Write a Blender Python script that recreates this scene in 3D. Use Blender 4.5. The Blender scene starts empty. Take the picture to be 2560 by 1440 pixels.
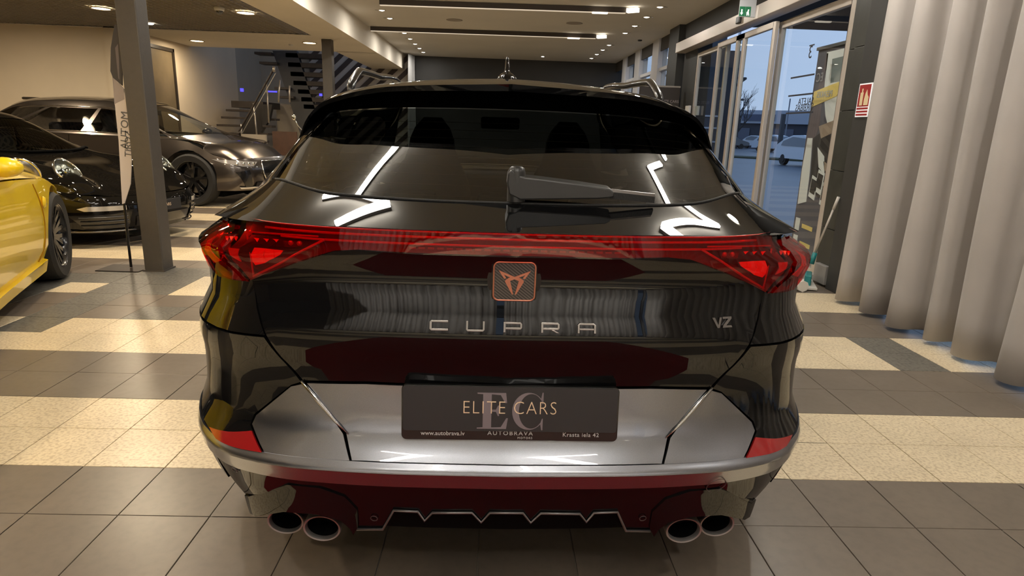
import bpy, bmesh, math, random
from mathutils import Vector, Matrix
from mathutils.geometry import delaunay_2d_cdt
random.seed(7)
PI = math.pi; R_ = math.radians
scene = bpy.context.scene
COL = scene.collection

# ---------------------------------------------------------------- camera
F = 1565.15; PITCH = R_(14.298); ROLL = R_(1.9696); YAW = R_(1.7065); CAMH = 1.2865
FW = Vector((math.sin(YAW)*math.cos(PITCH), math.cos(YAW)*math.cos(PITCH), -math.sin(PITCH)))
_r = FW.cross(Vector((0, 0, 1))).normalized(); _u = _r.cross(FW)
RT = _r*math.cos(ROLL) + _u*math.sin(ROLL)
UP = -_r*math.sin(ROLL) + _u*math.cos(ROLL)
CAM = Vector((0, 0, CAMH))
cd = bpy.data.cameras.new('camera'); cam = bpy.data.objects.new('camera', cd); COL.objects.link(cam)
cd.sensor_width = 36; cd.sensor_fit = 'HORIZONTAL'; cd.lens = F*36/2560; cd.clip_start = .05; cd.clip_end = 500
cam.matrix_world = Matrix(((RT.x, UP.x, -FW.x, 0), (RT.y, UP.y, -FW.y, 0), (RT.z, UP.z, -FW.z, CAMH), (0, 0, 0, 1)))
scene.camera = cam

# ---------------------------------------------------------------- world, exposure
w = bpy.data.worlds.new('dusk_sky'); scene.world = w; w.use_nodes = True
nt = w.node_tree; bg = nt.nodes['Background']
geo = nt.nodes.new('ShaderNodeTexCoord'); sep = nt.nodes.new('ShaderNodeSeparateXYZ'); ramp = nt.nodes.new('ShaderNodeValToRGB')
nt.links.new(geo.outputs['Generated'], sep.inputs[0]); nt.links.new(sep.outputs['Z'], ramp.inputs[0]); nt.links.new(ramp.outputs[0], bg.inputs['Color'])
ramp.color_ramp.elements[0].position = 0; ramp.color_ramp.elements[0].color = (.54, .67, .92, 1)
ramp.color_ramp.elements[1].position = .6; ramp.color_ramp.elements[1].color = (.30, .48, .85, 1)
bg.inputs['Strength'].default_value = 1.0
scene.view_settings.view_transform = 'Standard'; scene.view_settings.look = 'None'
scene.view_settings.exposure = 0.0; scene.view_settings.gamma = 1; scene.view_settings.use_curve_mapping = False
scene.cycles.use_denoising = True
scene.cycles.max_bounces = 8; scene.cycles.transparent_max_bounces = 12; scene.cycles.glossy_bounces = 5
scene.cycles.sample_clamp_indirect = 4; scene.cycles.caustics_reflective = False; scene.cycles.caustics_refractive = False

def lamp(name, kind, loc, energy, color=(1, .92, .80), size=.2, rot=(0, 0, 0), size_y=None, spot=2.4, blend=.8):
    l = bpy.data.lights.new(name, kind); l.energy = energy; l.color = color
    if kind == 'AREA':
        l.size = size
        if size_y: l.shape = 'RECTANGLE'; l.size_y = size_y
        if kind == 'AREA' and not size_y: l.shape = 'DISK'
    elif kind == 'SPOT': l.spot_size = spot; l.spot_blend = blend; l.shadow_soft_size = size
    else: l.shadow_soft_size = size
    o = bpy.data.objects.new(name, l); COL.objects.link(o); o.location = loc; o.rotation_euler = rot
    return o

# ---------------------------------------------------------------- placing helpers (photo point -> world point on a known plane)
def ray(x, y): return FW + RT*((x-1280)/F) + UP*((720-y)/F)
def atY(x, y, Y): d = ray(x, y); return CAM + d*(Y/d.y)
def atX(x, y, X): d = ray(x, y); return CAM + d*(X/d.x)
def atZ(x, y, Z=0.): d = ray(x, y); return CAM + d*((Z-CAMH)/d.z)

# ---------------------------------------------------------------- materials
MATS = {}
def mat(name, col, rough=.5, metal=0., coat=0., spec=.5, emit=None, es=0., noise=None, bump=None, coat_r=.03, aniso=0, sub=None):
    if name in MATS: return MATS[name]
    m = bpy.data.materials.new(name); m.use_nodes = True; n = m.node_tree; b = n.nodes['Principled BSDF']
    b.inputs['Base Color'].default_value = (*col, 1); b.inputs['Roughness'].default_value = rough
    b.inputs['Metallic'].default_value = metal; b.inputs['Coat Weight'].default_value = coat
    b.inputs['Coat Roughness'].default_value = coat_r; b.inputs['Specular IOR Level'].default_value = spec
    if emit: b.inputs['Emission Color'].default_value = (*emit, 1); b.inputs['Emission Strength'].default_value = es
    if noise:   # (scale, amount, detail)  value variation
        tc = n.nodes.new('ShaderNodeTexCoord'); nz = n.nodes.new('ShaderNodeTexNoise'); nz.inputs['Scale'].default_value = noise[0]
        nz.inputs['Detail'].default_value = noise[2] if len(noise) > 2 else 4
        n.links.new(tc.outputs['Object'], nz.inputs['Vector'])
        mr = n.nodes.new('ShaderNodeMapRange'); mr.inputs[1].default_value = .3; mr.inputs[2].default_value = .7
        mr.inputs[3].default_value = 1-noise[1]; mr.inputs[4].default_value = 1+noise[1]
        n.links.new(nz.outputs[0], mr.inputs[0])
        mx = n.nodes.new('ShaderNodeVectorMath'); mx.operation = 'SCALE'; mx.inputs[0].default_value = col
        n.links.new(mr.outputs[0], mx.inputs['Scale']); n.links.new(mx.outputs[0], b.inputs['Base Color'])
    if bump:
        tc2 = n.nodes.new('ShaderNodeTexCoord'); nb = n.nodes.new('ShaderNodeTexNoise'); nb.inputs['Scale'].default_value = bump[0]; nb.inputs['Detail'].default_value = 3
        n.links.new(tc2.outputs['Object'], nb.inputs['Vector'])
        bp = n.nodes.new('ShaderNodeBump'); bp.inputs['Strength'].default_value = bump[1]; bp.inputs['Distance'].default_value = .01
        n.links.new(nb.outputs[0], bp.inputs['Height']); n.links.new(bp.outputs[0], b.inputs['Normal'])
    MATS[name] = m; return m

def _nb(n, fr, mix):
    g = n.nodes.new('ShaderNodeNewGeometry'); a = n.nodes.new('ShaderNodeMath'); a.operation = 'SUBTRACT'; a.inputs[0].default_value = 1
    n.links.new(g.outputs['Backfacing'], a.inputs[1]); b = n.nodes.new('ShaderNodeMath'); b.operation = 'MULTIPLY'
    n.links.new(fr.outputs[0], b.inputs[0]); n.links.new(a.outputs[0], b.inputs[1]); n.links.new(b.outputs[0], mix.inputs[0])
def thin_glass(name, tint, gloss=.03, ior=1.5, rough=0., boost=1.0):
    m = bpy.data.materials.new(name); m.use_nodes = True; n = m.node_tree
    for x in list(n.nodes): n.nodes.remove(x)
    out = n.nodes.new('ShaderNodeOutputMaterial'); mix = n.nodes.new('ShaderNodeMixShader'); tr = n.nodes.new('ShaderNodeBsdfTransparent')
    gl = n.nodes.new('ShaderNodeBsdfGlossy'); fr = n.nodes.new('ShaderNodeFresnel'); fr.inputs['IOR'].default_value = ior
    tr.inputs[0].default_value = (*tint, 1); gl.inputs['Roughness'].default_value = rough; gl.inputs[0].default_value = (boost, boost, boost, 1)
    _nb(n, fr, mix); n.links.new(tr.outputs[0], mix.inputs[1]); n.links.new(gl.outputs[0], mix.inputs[2]); n.links.new(mix.outputs[0], out.inputs[0])
    MATS[name] = m; return m

M_black = mat('piano_black_paint', (.0045, .0046, .005), .3, 0, .82, 0., coat_r=.004)
M_grey = mat('graphite_metallic_paint', (.29, .305, .345), .29, .97, 1, .5, coat_r=.012, noise=(900, .10, 2))
M_dark = mat('black_underbody', (.003, .003, .003), .8, spec=.05)
M_plastic = mat('satin_black_plastic', (.016, .016, .016), .38, noise=(300, .08))
M_chrome = mat('bright_chrome', (.75, .74, .72), .12, 1)
M_dchrome = mat('dark_chrome', (.32, .31, .31), .22, 1)
M_copper = mat('copper_trim', (.58, .25, .17), .32, .8)
M_rubber = mat('tyre_rubber', (.012, .012, .012), .7, bump=(120, .2))
M_rim = mat('gloss_black_rim', (.012, .012, .013), .25, .3, .6)
M_seat = mat('dark_seat_fabric', (.006, .006, .007), .9)
G_rear = thin_glass('privacy_rear_glass', (.20, .22, .22), ior=1.62, boost=1)
G_clear = thin_glass('clear_car_glass', (.75, .80, .78), ior=1.5)
G_tint = thin_glass('dark_side_glass', (.12, .12, .12), ior=1.5)
G_win = thin_glass('window_glass', (.93, .96, .96), ior=1.45)
def red_lens():
    m = bpy.data.materials.new('red_lens'); m.use_nodes = True; n = m.node_tree; b = n.nodes['Principled BSDF']
    for x in list(n.nodes): n.nodes.remove(x)
    out = n.nodes.new('ShaderNodeOutputMaterial'); mix = n.nodes.new('ShaderNodeMixShader'); tr = n.nodes.new('ShaderNodeBsdfTransparent')
    gl = n.nodes.new('ShaderNodeBsdfGlossy'); fr = n.nodes.new('ShaderNodeFresnel'); fr.inputs['IOR'].default_value = 1.5
    tr.inputs[0].default_value = (.80, .035, .03, 1); gl.inputs['Roughness'].default_value = .01
    _nb(n, fr, mix); n.links.new(tr.outputs[0], mix.inputs[1]); n.links.new(gl.outputs[0], mix.inputs[2]); n.links.new(mix.outputs[0], out.inputs[0])
    return m
M_lens = red_lens()

# ---------------------------------------------------------------- object helpers
def link(o, parent=None):
    COL.objects.link(o)
    if parent is not None: o.parent = parent
    return o
def tag(o, label=None, cat=None, group=None, kind=None):
    if label: o['label'] = label
    if cat: o['category'] = cat
    if group: o['group'] = group
    if kind: o['kind'] = kind
    return o
def thing(name, label, cat, loc=(0, 0, 0), rz=0., group=None):
    o = bpy.data.objects.new(name, None); o.empty_display_size = .1; link(o)
    o.location = loc; o.rotation_euler = (0, 0, rz); return tag(o, label, cat, group)
class MB:
    """collects shapes for ONE mesh object"""
    def __init__(s): s.v = []; s.f = []; s.mi = []; s.m = 0
    def add(s, vs, fs, m=None):
        k = len(s.v); s.v += [tuple(v) for v in vs]; s.f += [tuple(i+k for i in f) for f in fs]; s.mi += [s.m if m is None else m]*len(fs); return s
    def box(s, a, b, m=None):
        (x0, y0, z0), (x1, y1, z1) = a, b
        return s.add([(x0,y0,z0),(x1,y0,z0),(x1,y1,z0),(x0,y1,z0),(x0,y0,z1),(x1,y0,z1),(x1,y1,z1),(x0,y1,z1)],
              [(0,3,2,1),(4,5,6,7),(0,1,5,4),(1,2,6,5),(2,3,7,6),(3,0,4,7)], m)
    def obox(s, c, ax, ay, az, m=None):
        c, ax, ay, az = map(Vector, (c, ax, ay, az)); vs = []
        for k in (-1, 1):
            for (i, j) in ((-1,-1),(1,-1),(1,1),(-1,1)): vs.append(c+ax*i+ay*j+az*k)
        return s.add(vs, [(0,3,2,1),(4,5,6,7),(0,1,5,4),(1,2,6,5),(2,3,7,6),(3,0,4,7)], m)
    def tube(s, pts, r, n=8, closed=False, m=None, caps=True):
        pts = [Vector(p) for p in pts]; N = len(pts); rs = r if isinstance(r, (list, tuple)) else [r]*N
        vs = []; fs = []; up = None
        for i, p in enumerate(pts):
            a = pts[(i-1) % N] if (closed or i > 0) else p; b = pts[(i+1) % N] if (closed or i < N-1) else p
            t = (b-a).normalized()
            if up is None:
                up = Vector((0, 0, 1)) if abs(t.z) < .9 else Vector((1, 0, 0))
            x = up.cross(t)
            if x.length < 1e-5: x = Vector((1, 0, 0)).cross(t)
            x.normalize(); y = t.cross(x); up = y
            for k in range(n):
                an = 2*PI*k/n; vs.append(p + (x*math.cos(an)+y*math.sin(an))*rs[i])
        for i in range(N if closed else N-1):
            j = (i+1) % N
            for k in range(n):
                l = (k+1) % n; fs.append((i*n+k, i*n+l, j*n+l, j*n+k))
        if caps and not closed: fs.append(tuple(range(n))[::-1]); fs.append(tuple((N-1)*n+k for k in range(n)))
        return s.add(vs, fs, m)
    def lathe(s, prof, c=(0, 0, 0), axis='z', n=24, m=None):
        """prof: list of (radius, height)"""
        vs = []; fs = []; c = Vector(c)
        for (r, h) in prof:
            for k in range(n):
                a = 2*PI*k/n; x, y = r*math.cos(a), r*math.sin(a)
                vs.append(c + (Vector((x, y, h)) if axis == 'z' else Vector((h, x, y)) if axis == 'x' else Vector((y, h, x))))
        for i in range(len(prof)-1):
            for k in range(n):
                l = (k+1) % n; fs.append((i*n+k, i*n+l, (i+1)*n+l, (i+1)*n+k))
        return s.add(vs, fs, m)
    def prism(s, poly, a, b, T=lambda p, h: (p[0], h, p[1]), m=None):
        n = len(poly); vs = [T(p, a) for p in poly]+[T(p, b) for p in poly]
        return s.add(vs, [tuple(range(n)), tuple(range(2*n-1, n-1, -1))]+[(i, i+n, (i+1) % n+n, (i+1) % n) for i in range(n)], m)
    def grid(s, fn, nu, nv, keep=None, m=None):
        vs = [fn(i/nu, j/nv) for i in range(nu+1) for j in range(nv+1)]; fs = []
        for i in range(nu):
            for j in range(nv):
                if keep and not keep((i+.5)/nu, (j+.5)/nv): continue
                a = i*(nv+1)+j; fs.append((a, a+nv+1, a+nv+2, a+1))
        return s.add(vs, fs, m)
    def build(s, name, mats, parent=None, smooth=False, loc=None, recalc=True, bevel=0, shade=None, clean=True):
        me = bpy.data.meshes.new(name)
        bm = bmesh.new(); vv = [bm.verts.new(v) for v in s.v]
        for f, mi in zip(s.f, s.mi):
            try: q = bm.faces.new([vv[i] for i in f]); q.material_index = mi; q.smooth = smooth
            except ValueError: pass
        if clean: bmesh.ops.remove_doubles(bm, verts=bm.verts, dist=1e-5)
        for v in [v for v in bm.verts if not v.link_faces]: bm.verts.remove(v)
        if recalc: bmesh.ops.recalc_face_normals(bm, faces=bm.faces)
        if bevel:
            es = [e for e in bm.edges if len(e.link_faces) == 2 and e.calc_face_angle(0) > .5]
            bmesh.ops.bevel(bm, geom=es, offset=bevel, segments=2, affect='EDGES', profile=.5)
        bm.to_mesh(me); bm.free()
        if smooth and shade is not None: 
            try: me.set_sharp_from_angle(angle=shade)
            except Exception: pass
        for m_ in (mats if isinstance(mats, (list, tuple)) else [mats]): me.materials.append(m_)
        o = bpy.data.objects.new(name, me); link(o, parent)
        if loc is not None: o.location = loc
        return o
def box_obj(name, a, b, m, parent=None, bevel=0, kind=None):
    o = MB().box(a, b).build(name, m, parent, bevel=bevel)
    if kind: o['kind'] = kind
    return o
def text_obj(name, body, m, mw, size, parent=None, extrude=.001, align='CENTER', spacing=1., thin=0., sx=1.):
    c = bpy.data.curves.new(name, 'FONT'); c.body = body; c.size = size; c.extrude = extrude; c.align_x = align; c.align_y = 'CENTER'; c.space_character = spacing; c.offset = thin
    c.resolution_u = 3
    t = bpy.data.objects.new(name, c); COL.objects.link(t)
    dg = bpy.context.evaluated_depsgraph_get(); me = bpy.data.meshes.new_from_object(t.evaluated_get(dg))
    bpy.data.objects.remove(t); me.name = name; me.materials.clear(); me.materials.append(m)
    me.transform(mw @ Matrix.Diagonal((sx, 1, 1, 1)))
    o = bpy.data.objects.new(name, me); return link(o, parent)
def basis(o, x, z):
    """matrix: local x -> x, local z(normal) -> z, at o"""
    x = Vector(x).normalized(); z = Vector(z).normalized(); y = z.cross(x).normalized(); x = y.cross(z)
    return Matrix(((x.x, y.x, z.x, o[0]), (x.y, y.y, z.y, o[1]), (x.z, y.z, z.z, o[2]), (0, 0, 0, 1)))

# ---------------------------------------------------------------- interpolation
def cr(p0, p1, p2, p3, t):
    t2 = t*t; t3 = t2*t
    return .5*((2*p1)+(-p0+p2)*t+(2*p0-5*p1+4*p2-p3)*t2+(-p0+3*p1-3*p2+p3)*t3)
def interp(tab, x):
    """monotone cubic through (x, value) pairs"""
    n = len(tab)
    if x <= tab[0][0]: return tab[0][1]
    if x >= tab[-1][0]: return tab[-1][1]
    for i in range(n-1):
        if x <= tab[i+1][0]: break
    def sl(k): return (tab[k+1][1]-tab[k][1])/(tab[k+1][0]-tab[k][0])
    d = sl(i)
    def tan(k):
        if k <= 0 or k >= n-1: return sl(0) if k <= 0 else sl(n-2)
        a, b = sl(k-1), sl(k)
        return 0 if a*b <= 0 else 2*a*b/(a+b)
    h = tab[i+1][0]-tab[i][0]; t = (x-tab[i][0])/h; m0, m1 = tan(i)*h, tan(i+1)*h
    return (2*t**3-3*t*t+1)*tab[i][1]+(t**3-2*t*t+t)*m0+(-2*t**3+3*t*t)*tab[i+1][1]+(t**3-t*t)*m1
def lin(tab, x):
    if x <= tab[0][0]: return tab[0][1]
    for a, b in zip(tab, tab[1:]):
        if x <= b[0]: return a[1]+(b[1]-a[1])*(x-a[0])/(b[0]-a[0])
    return tab[-1][1]
def loft_pt(rows, t, v, crease=()):
    """rows: stations, each a list of Vectors; Catmull-Rom both ways"""
    n = len(rows); k = len(rows[0]); i = min(int(t), n-2); a = t-i; j = min(int(v), k-2); b = v-j
    def rowp(r):
        R = rows[max(0, min(n-1, r))]; g = lambda q: R[max(0, min(k-1, q))]
        p0 = g(j-1) if j > 0 else Vector((-g(1).x, g(1).y, g(1).z))
        p3 = g(j+2) if j+2 < k else g(k-1)*2-g(k-2)
        return cr(p0, g(j), g(j+1), p3, b)
    q0 = rowp(i-1) if i > 0 and i not in crease else rowp(i)*2-rowp(i+1)
    q3 = rowp(i+2) if i+2 < n and i+1 not in crease else rowp(i+1)*2-rowp(i)
    return cr(q0, rowp(i), rowp(i+1), q3, a)
def poly_fill(poly, step):
    """2D polygon -> (points, tris) with interior grid"""
    P = []
    n = len(poly)
    for i in range(n):
        a, b = Vector(poly[i]), Vector(poly[(i+1) % n]); k = max(1, int(math.ceil((b-a).length/step)))
        P += [a+(b-a)*(q/k) for q in range(k)]
    nb = len(P); xs = [p.x for p in P]; ys = [p.y for p in P]
    def inside(x, y):
        c = False; j = nb-1
        for i in range(nb):
            if (P[i].y > y) != (P[j].y > y) and x < (P[j].x-P[i].x)*(y-P[i].y)/(P[j].y-P[i].y)+P[i].x: c = not c
            j = i
        return c
    pts = list(P); gx = min(xs)+step/2; row = 0
    while gx < max(xs):
        gy = min(ys)+step/2
        while gy < max(ys):
            if inside(gx, gy) and min((p.x-gx)**2+(p.y-gy)**2 for p in P) > (step*.45)**2: pts.append(Vector((gx, gy)))
            gy += step
        gx += step
    r = delaunay_2d_cdt(pts, [], [list(range(nb))], 1, 1e-7)
    return r[0], r[2], nb
# ---------------------------------------------------------------- car surfaces
class Car:
    """lower surface L(s, z): plan outline x side/height; upper surface U(t, v): lofted stations.  y runs from the detailed end (0) along the car."""
    def __init__(s, root, plan, yA, wz, rows, yB=None, plan_len=1.):
        s.root = root; s.px = [(a, b) for a, b, c in plan]; s.py = [(a, c) for a, b, c in plan]; s.yA = yA; s.wz = wz; s.yB = yB or [(0, 0), (1, 0)]
        s.rows = rows; s.crease = (); s.smax = plan[-1][0]
    def L(s, sv, z, d=0.):
        sg = -1 if sv < 0 else 1; a = abs(sv)
        def q(a, z):
            ka = max(0, 1-max(0, a-.85)/.7); ka = ka*ka*(3-2*ka); kb = max(0, 1-max(0, (s.smax-a)-.85)/.7); kb = kb*kb*(3-2*kb)
            return Vector((sg*interp(s.px, a)*interp(s.wz, z), interp(s.py, a)+interp(s.yA, z)*ka+interp(s.yB, z)*kb, z))
        p = q(a, z)
        if d:
            e = 1e-3; ta = (q(a+e, z)-q(max(0, a-e), z)); tz = (q(a, z+e)-q(a, z-e)); n = ta.cross(tz)
            if n.length > 1e-12:
                n.normalize(); ce = Vector((0, 2.2, z))
                if n.dot(p-ce) < 0: n = -n
                if a < 1e-4: n.x = 0
                p = p+n*d
        return p
    def U(s, t, v, d=0.):
        sg = -1 if v < 0 else 1; a = abs(v); p = loft_pt(s.rows, t, a, s.crease)
        if d:
            e = 1e-2; t0 = max(0, t-e); t1 = min(len(s.rows)-1, t+e); tt = loft_pt(s.rows, t1, a, s.crease)-loft_pt(s.rows, t0, a, s.crease)
            tv = loft_pt(s.rows, t, min(a+e, len(s.rows[0])-1), s.crease)-loft_pt(s.rows, t, max(a-e, 0), s.crease); n = tt.cross(tv)
            if n.length > 1e-12:
                n.normalize()
                if n.dot(p-Vector((0, p.y, .7))) < 0: n = -n
                p = p+n*d
        return Vector((sg*p.x, p.y, p.z))
    def pxL(s, x, y):
        """(s, z) of the point of the lower surface seen at photo point x, y"""
        M = s.root.matrix_basis
        def pr(a, z):
            c = M @ s.L(a, z)-CAM; k = c.dot(FW); return 1280+F*c.dot(RT)/k, 720-F*c.dot(UP)/k
        if not hasattr(s, '_g'):
            s._g = []
            for a in range(-44, 45):
                for z in range(20, 109):
                    a_, z_ = a/40, z/100; q = pr(a_, z_); q1 = pr(a_+.002, z_); q2 = pr(a_, z_+.002)
                    if (q1[0]-q[0])*(q2[1]-q[1])-(q1[1]-q[1])*(q2[0]-q[0]) < -1e-3: s._g.append((a_, z_, q))
        a, z, _ = min(s._g, key=lambda g: (g[2][0]-x)**2+(g[2][1]-y)**2)
        best = (1e9, a, z)
        for _i in range(14):
            p = pr(a, z); er = math.hypot(p[0]-x, p[1]-y)
            if er < best[0]: best = (er, a, z)
            e = 1e-4; pa = pr(a+e, z); pz = pr(a, z+e)
            J = ((pa[0]-p[0])/e, (pz[0]-p[0])/e, (pa[1]-p[1])/e, (pz[1]-p[1])/e); dt = J[0]*J[3]-J[1]*J[2]
            if dt > -2e3: break
            dx, dy = x-p[0], y-p[1]; da = (J[3]*dx-J[1]*dy)/dt; dz = (-J[2]*dx+J[0]*dy)/dt
            m = max(abs(da)/.04, abs(dz)/.03, 1); a += da/m; z += dz/m
        return best[1:]
    def panel(s, name, poly, m, parent=None, d=0., rim=.012, step=.045, fn=None, mirror=False, bulge=None, smooth=True):
        """a shaped sheet of the body cut to a (s, z) outline, with folded edges"""
        fn = fn or s.L
        if mirror: poly = [(-a, z) for a, z in poly][::-1]
        V, Fc, nb = poly_fill(poly, step)
        bm = bmesh.new(); vs = []
        for q in V:
            h = d+(bulge(q.x, q.y) if bulge else 0); vs.append(bm.verts.new(fn(q.x, q.y, h)))
        for f in Fc:
            try: fc = bm.faces.new([vs[i] for i in f]); fc.smooth = smooth
            except ValueError: pass
        bmesh.ops.recalc_face_normals(bm, faces=bm.faces)
        bm.faces.ensure_lookup_table()
        sm = sum((f.normal.dot(f.calc_center_median()-Vector((0, 2.0, .7)))*f.calc_area() for f in bm.faces))
        if sm < 0: bmesh.ops.reverse_faces(bm, faces=bm.faces)
        if rim:
            be = [e for e in bm.edges if len(e.link_faces) == 1]; bm.normal_update(); nn = {v: v.normal.copy() for e in be for v in e.verts}
            r = bmesh.ops.extrude_edge_only(bm, edges=be); nv = [g for g in r['geom'] if isinstance(g, bmesh.types.BMVert)]
            for v in nv:
                k = min(nn, key=lambda u: (u.co-v.co).length_squared) if len(nn) < 60 else None
                if k is None:
                    k = next((o for e in v.link_edges for o in e.verts if o in nn and (o.co-v.co).length < 1e-6), None)
                if k is not None: v.co -= nn[k]*rim
            for e in be: e.smooth = False
            for f in [f for f in bm.faces if any(v in set(nv) for v in f.verts)]: f.smooth = False
        me = bpy.data.meshes.new(name); bm.to_mesh(me); bm.free(); me.materials.append(m)
        o = bpy.data.objects.new(name, me); return link(o, parent or s.root)
    def strip(s, name, z0, z1, s1, m, d=0., nz=6, ns=60, rim=.01, s0=None):
        a0 = -s1 if s0 is None else s0; mb = MB(); zs = [z0+(z1-z0)*k/nz for k in range(nz+1)]
        def fn(a, b):
            sv = a0+(s1-a0)*a; k = b*(nz+2)
            if k < .5: p = s.L(sv, z0, d); return p+Vector((0, rim, .002))
            if k > nz+1.5: p = s.L(sv, z1, d); return p+Vector((0, rim, -.002))
            return s.L(sv, zs[int(round(k))-1], d)
        mb.grid(fn, ns, nz+2); return mb.build(name, m, s.root, smooth=True, shade=.6)
    def upart(s, name, m, keep, nt, nv, parent=None, d=0., both=True):
        T = len(s.rows)-1; K = len(s.rows[0])-1; mb = MB()
        for sg in ((1, -1) if both is True else (both,)):
            mb.grid(lambda a, b: s.U(a*T, sg*b*K, d), nt*T, nv*K, keep=lambda a, b: keep(a*T, b*K))
        return mb.build(name, m, parent or s.root, smooth=True)

def wheel(parent, loc, R, W, side=1, rim_m=None, spokes=5, name='wheel', twin=True, face='x'):
    """tyre > rim, spokes; wheel axis along x; side = direction of the outer face"""
    h = W/2; tb = MB(); rr = R*.70
    tb.lathe([(rr, -h*.9), (R*.92, -h), (R*.985, -h*.8), (R, -h*.4), (R, h*.4), (R*.985, h*.8), (R*.92, h), (rr, h*.9), (rr, -h*.9)], axis='x', n=48)
    ty = tb.build(name, M_rubber, parent, smooth=True, shade=.6); ty.location = loc
    rb = MB(); o = side
    rb.lathe([(rr*.99, -o*h*.8), (rr*.93, -o*h*.4), (rr*.92, o*h*.55), (rr*1.0, o*h*.88), (rr*1.03, o*h*.93)], axis='x', n=48)
    rb.lathe([(0, o*h*.45), (R*.13, o*h*.45), (R*.15, o*h*.2)], axis='x', n=20)
    r = rb.build('rim', rim_m or M_rim, ty, smooth=True, shade=.6)
    for k in range(spokes):
        a0 = 2*PI*k/spokes+.3; sb = MB()
        for da in ((-.13, .13) if twin else (0,)):
            p = [(R*.10, a0+da*.4, h*.40), (R*.4, a0+da*.8, h*.50), (rr*.94, a0+da*1.25, h*.62)]
            q = [Vector((o*c, a*math.cos(b), a*math.sin(b))) for a, b, c in p]
            for u, v in zip(q, q[1:]):
                dr = (v-u); t = dr.normalized().cross(Vector((1, 0, 0)))*R*.045*(1 if twin else 1.8); sb.obox((u+v)/2, dr/2*1.04, t, (h*.10, 0, 0))
        sb.build('spoke', rim_m or M_rim, ty)
    db = MB().lathe([(0, o*h*.05), (R*.5, o*h*.05), (R*.5, -o*h*.05)], axis='x', n=28).build('brake_disc', M_dchrome, ty)
    return ty
# ================================================================= ROOM
CZ = 3.03; SZ = 2.66; WX = 3.03; BX = -2.46
M_ceil = mat('ceiling_plaster', (.66, .63, .58), .85, noise=(1.2, .04))
M_soff = mat('soffit_plaster', (.78, .72, .62), .85, noise=(2, .03))
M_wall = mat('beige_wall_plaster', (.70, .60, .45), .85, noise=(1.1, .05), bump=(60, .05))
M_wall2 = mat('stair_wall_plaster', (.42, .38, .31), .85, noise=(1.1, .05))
M_char = mat('charcoal_paint', (.035, .035, .034), .6, noise=(2, .1))
M_alu = mat('champagne_aluminium', (.62, .56, .50), .38, .35)
M_col = mat('grey_brown_column_paint', (.072, .062, .052), .5, noise=(25, .05), bump=(80, .08))
def st(name, mb, m, parent=None, **k): o = mb.build(name, m, parent, **k); o['kind'] = 'structure'; return o
# floor
fl = st('floor', MB().box((-13, -7, -.12), (3.25, 18, -.006)), mat('grout', (.30, .27, .22), .8, noise=(8, .15)))
def tile_mat(name, c1, c2, rough, sc, coat=0.):
    m = mat(name, c1, rough, coat=coat, coat_r=.12, spec=.5); n = m.node_tree; b = n.nodes['Principled BSDF']
    gi = n.nodes.new('ShaderNodeNewGeometry'); nz = n.nodes.new('ShaderNodeTexNoise'); nz.inputs['Scale'].default_value = sc; nz.inputs['Detail'].default_value = 3
    r = n.nodes.new('ShaderNodeValToRGB'); r.color_ramp.elements[0].position = .34; r.color_ramp.elements[0].color = (*c2, 1); r.color_ramp.elements[1].position = .56; r.color_ramp.elements[1].color = (*c1, 1)
    n2 = n.nodes.new('ShaderNodeTexNoise'); n2.inputs['Scale'].default_value = 3.5; n2.inputs['Detail'].default_value = 5
    mr = n.nodes.new('ShaderNodeMapRange'); mr.inputs[1].default_value = .3; mr.inputs[2].default_value = .7; mr.inputs[3].default_value = .90; mr.inputs[4].default_value = 1.08
    vm = n.nodes.new('ShaderNodeVectorMath'); vm.operation = 'SCALE'
    n.links.new(gi.outputs['Position'], nz.inputs['Vector']); n.links.new(gi.outputs['Position'], n2.inputs['Vector']); n.links.new(nz.outputs[0], r.inputs[0]); n.links.new(n2.outputs[0], mr.inputs[0])
    n.links.new(r.outputs[0], vm.inputs[0]); n.links.new(mr.outputs[0], vm.inputs['Scale']); n.links.new(vm.outputs[0], b.inputs['Base Color'])
    return m
TM = [tile_mat('taupe_tile', (.185, .153, .122), (.17, .14, .112), .32, 30), tile_mat('cream_terrazzo_tile', (.82, .70, .49), (.60, .48, .31), .30, 75), tile_mat('speckled_grey_tile', (.19, .18, .155), (.09, .085, .075), .32, 50)]
X0, Y0, TP, G = -1.2262, 2.1537, .30, .0016
def tmesh(k):
    b = MB(); h = TP/2-G
    b.add([(-h, -h, -.0065), (h, -h, -.0065), (h, h, -.0065), (-h, h, -.0065), (-h, -h, -.001), (h, -h, -.001), (h, h, -.001), (-h, h, -.001), (-h+.001, -h+.001, 0), (h-.001, -h+.001, 0), (h-.001, h-.001, 0), (-h+.001, h-.001, 0)],
      [(0,1,5,4),(1,2,6,5),(2,3,7,6),(3,0,4,7),(4,5,9,8),(5,6,10,9),(6,7,11,10),(7,4,8,11),(8,9,10,11)])
    o = b.build('tile', TM[k], fl); me = o.data; bpy.data.objects.remove(o); return me
TME = [tmesh(k) for k in range(3)]
def tkind(i, j):
    if (i, j) in {(-6,5),(-6,6),(-6,7),(-6,8),(-5,8),(-7,9),(-6,9),(-5,9),(-4,6),(12,4),(12,5),(-7,10),(-6,10),(-5,10)} or (i == -8 and 5 <= j <= 9): return 2
    return 1 if (j % 4) in (0, 1) else 0
cells = []
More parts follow.
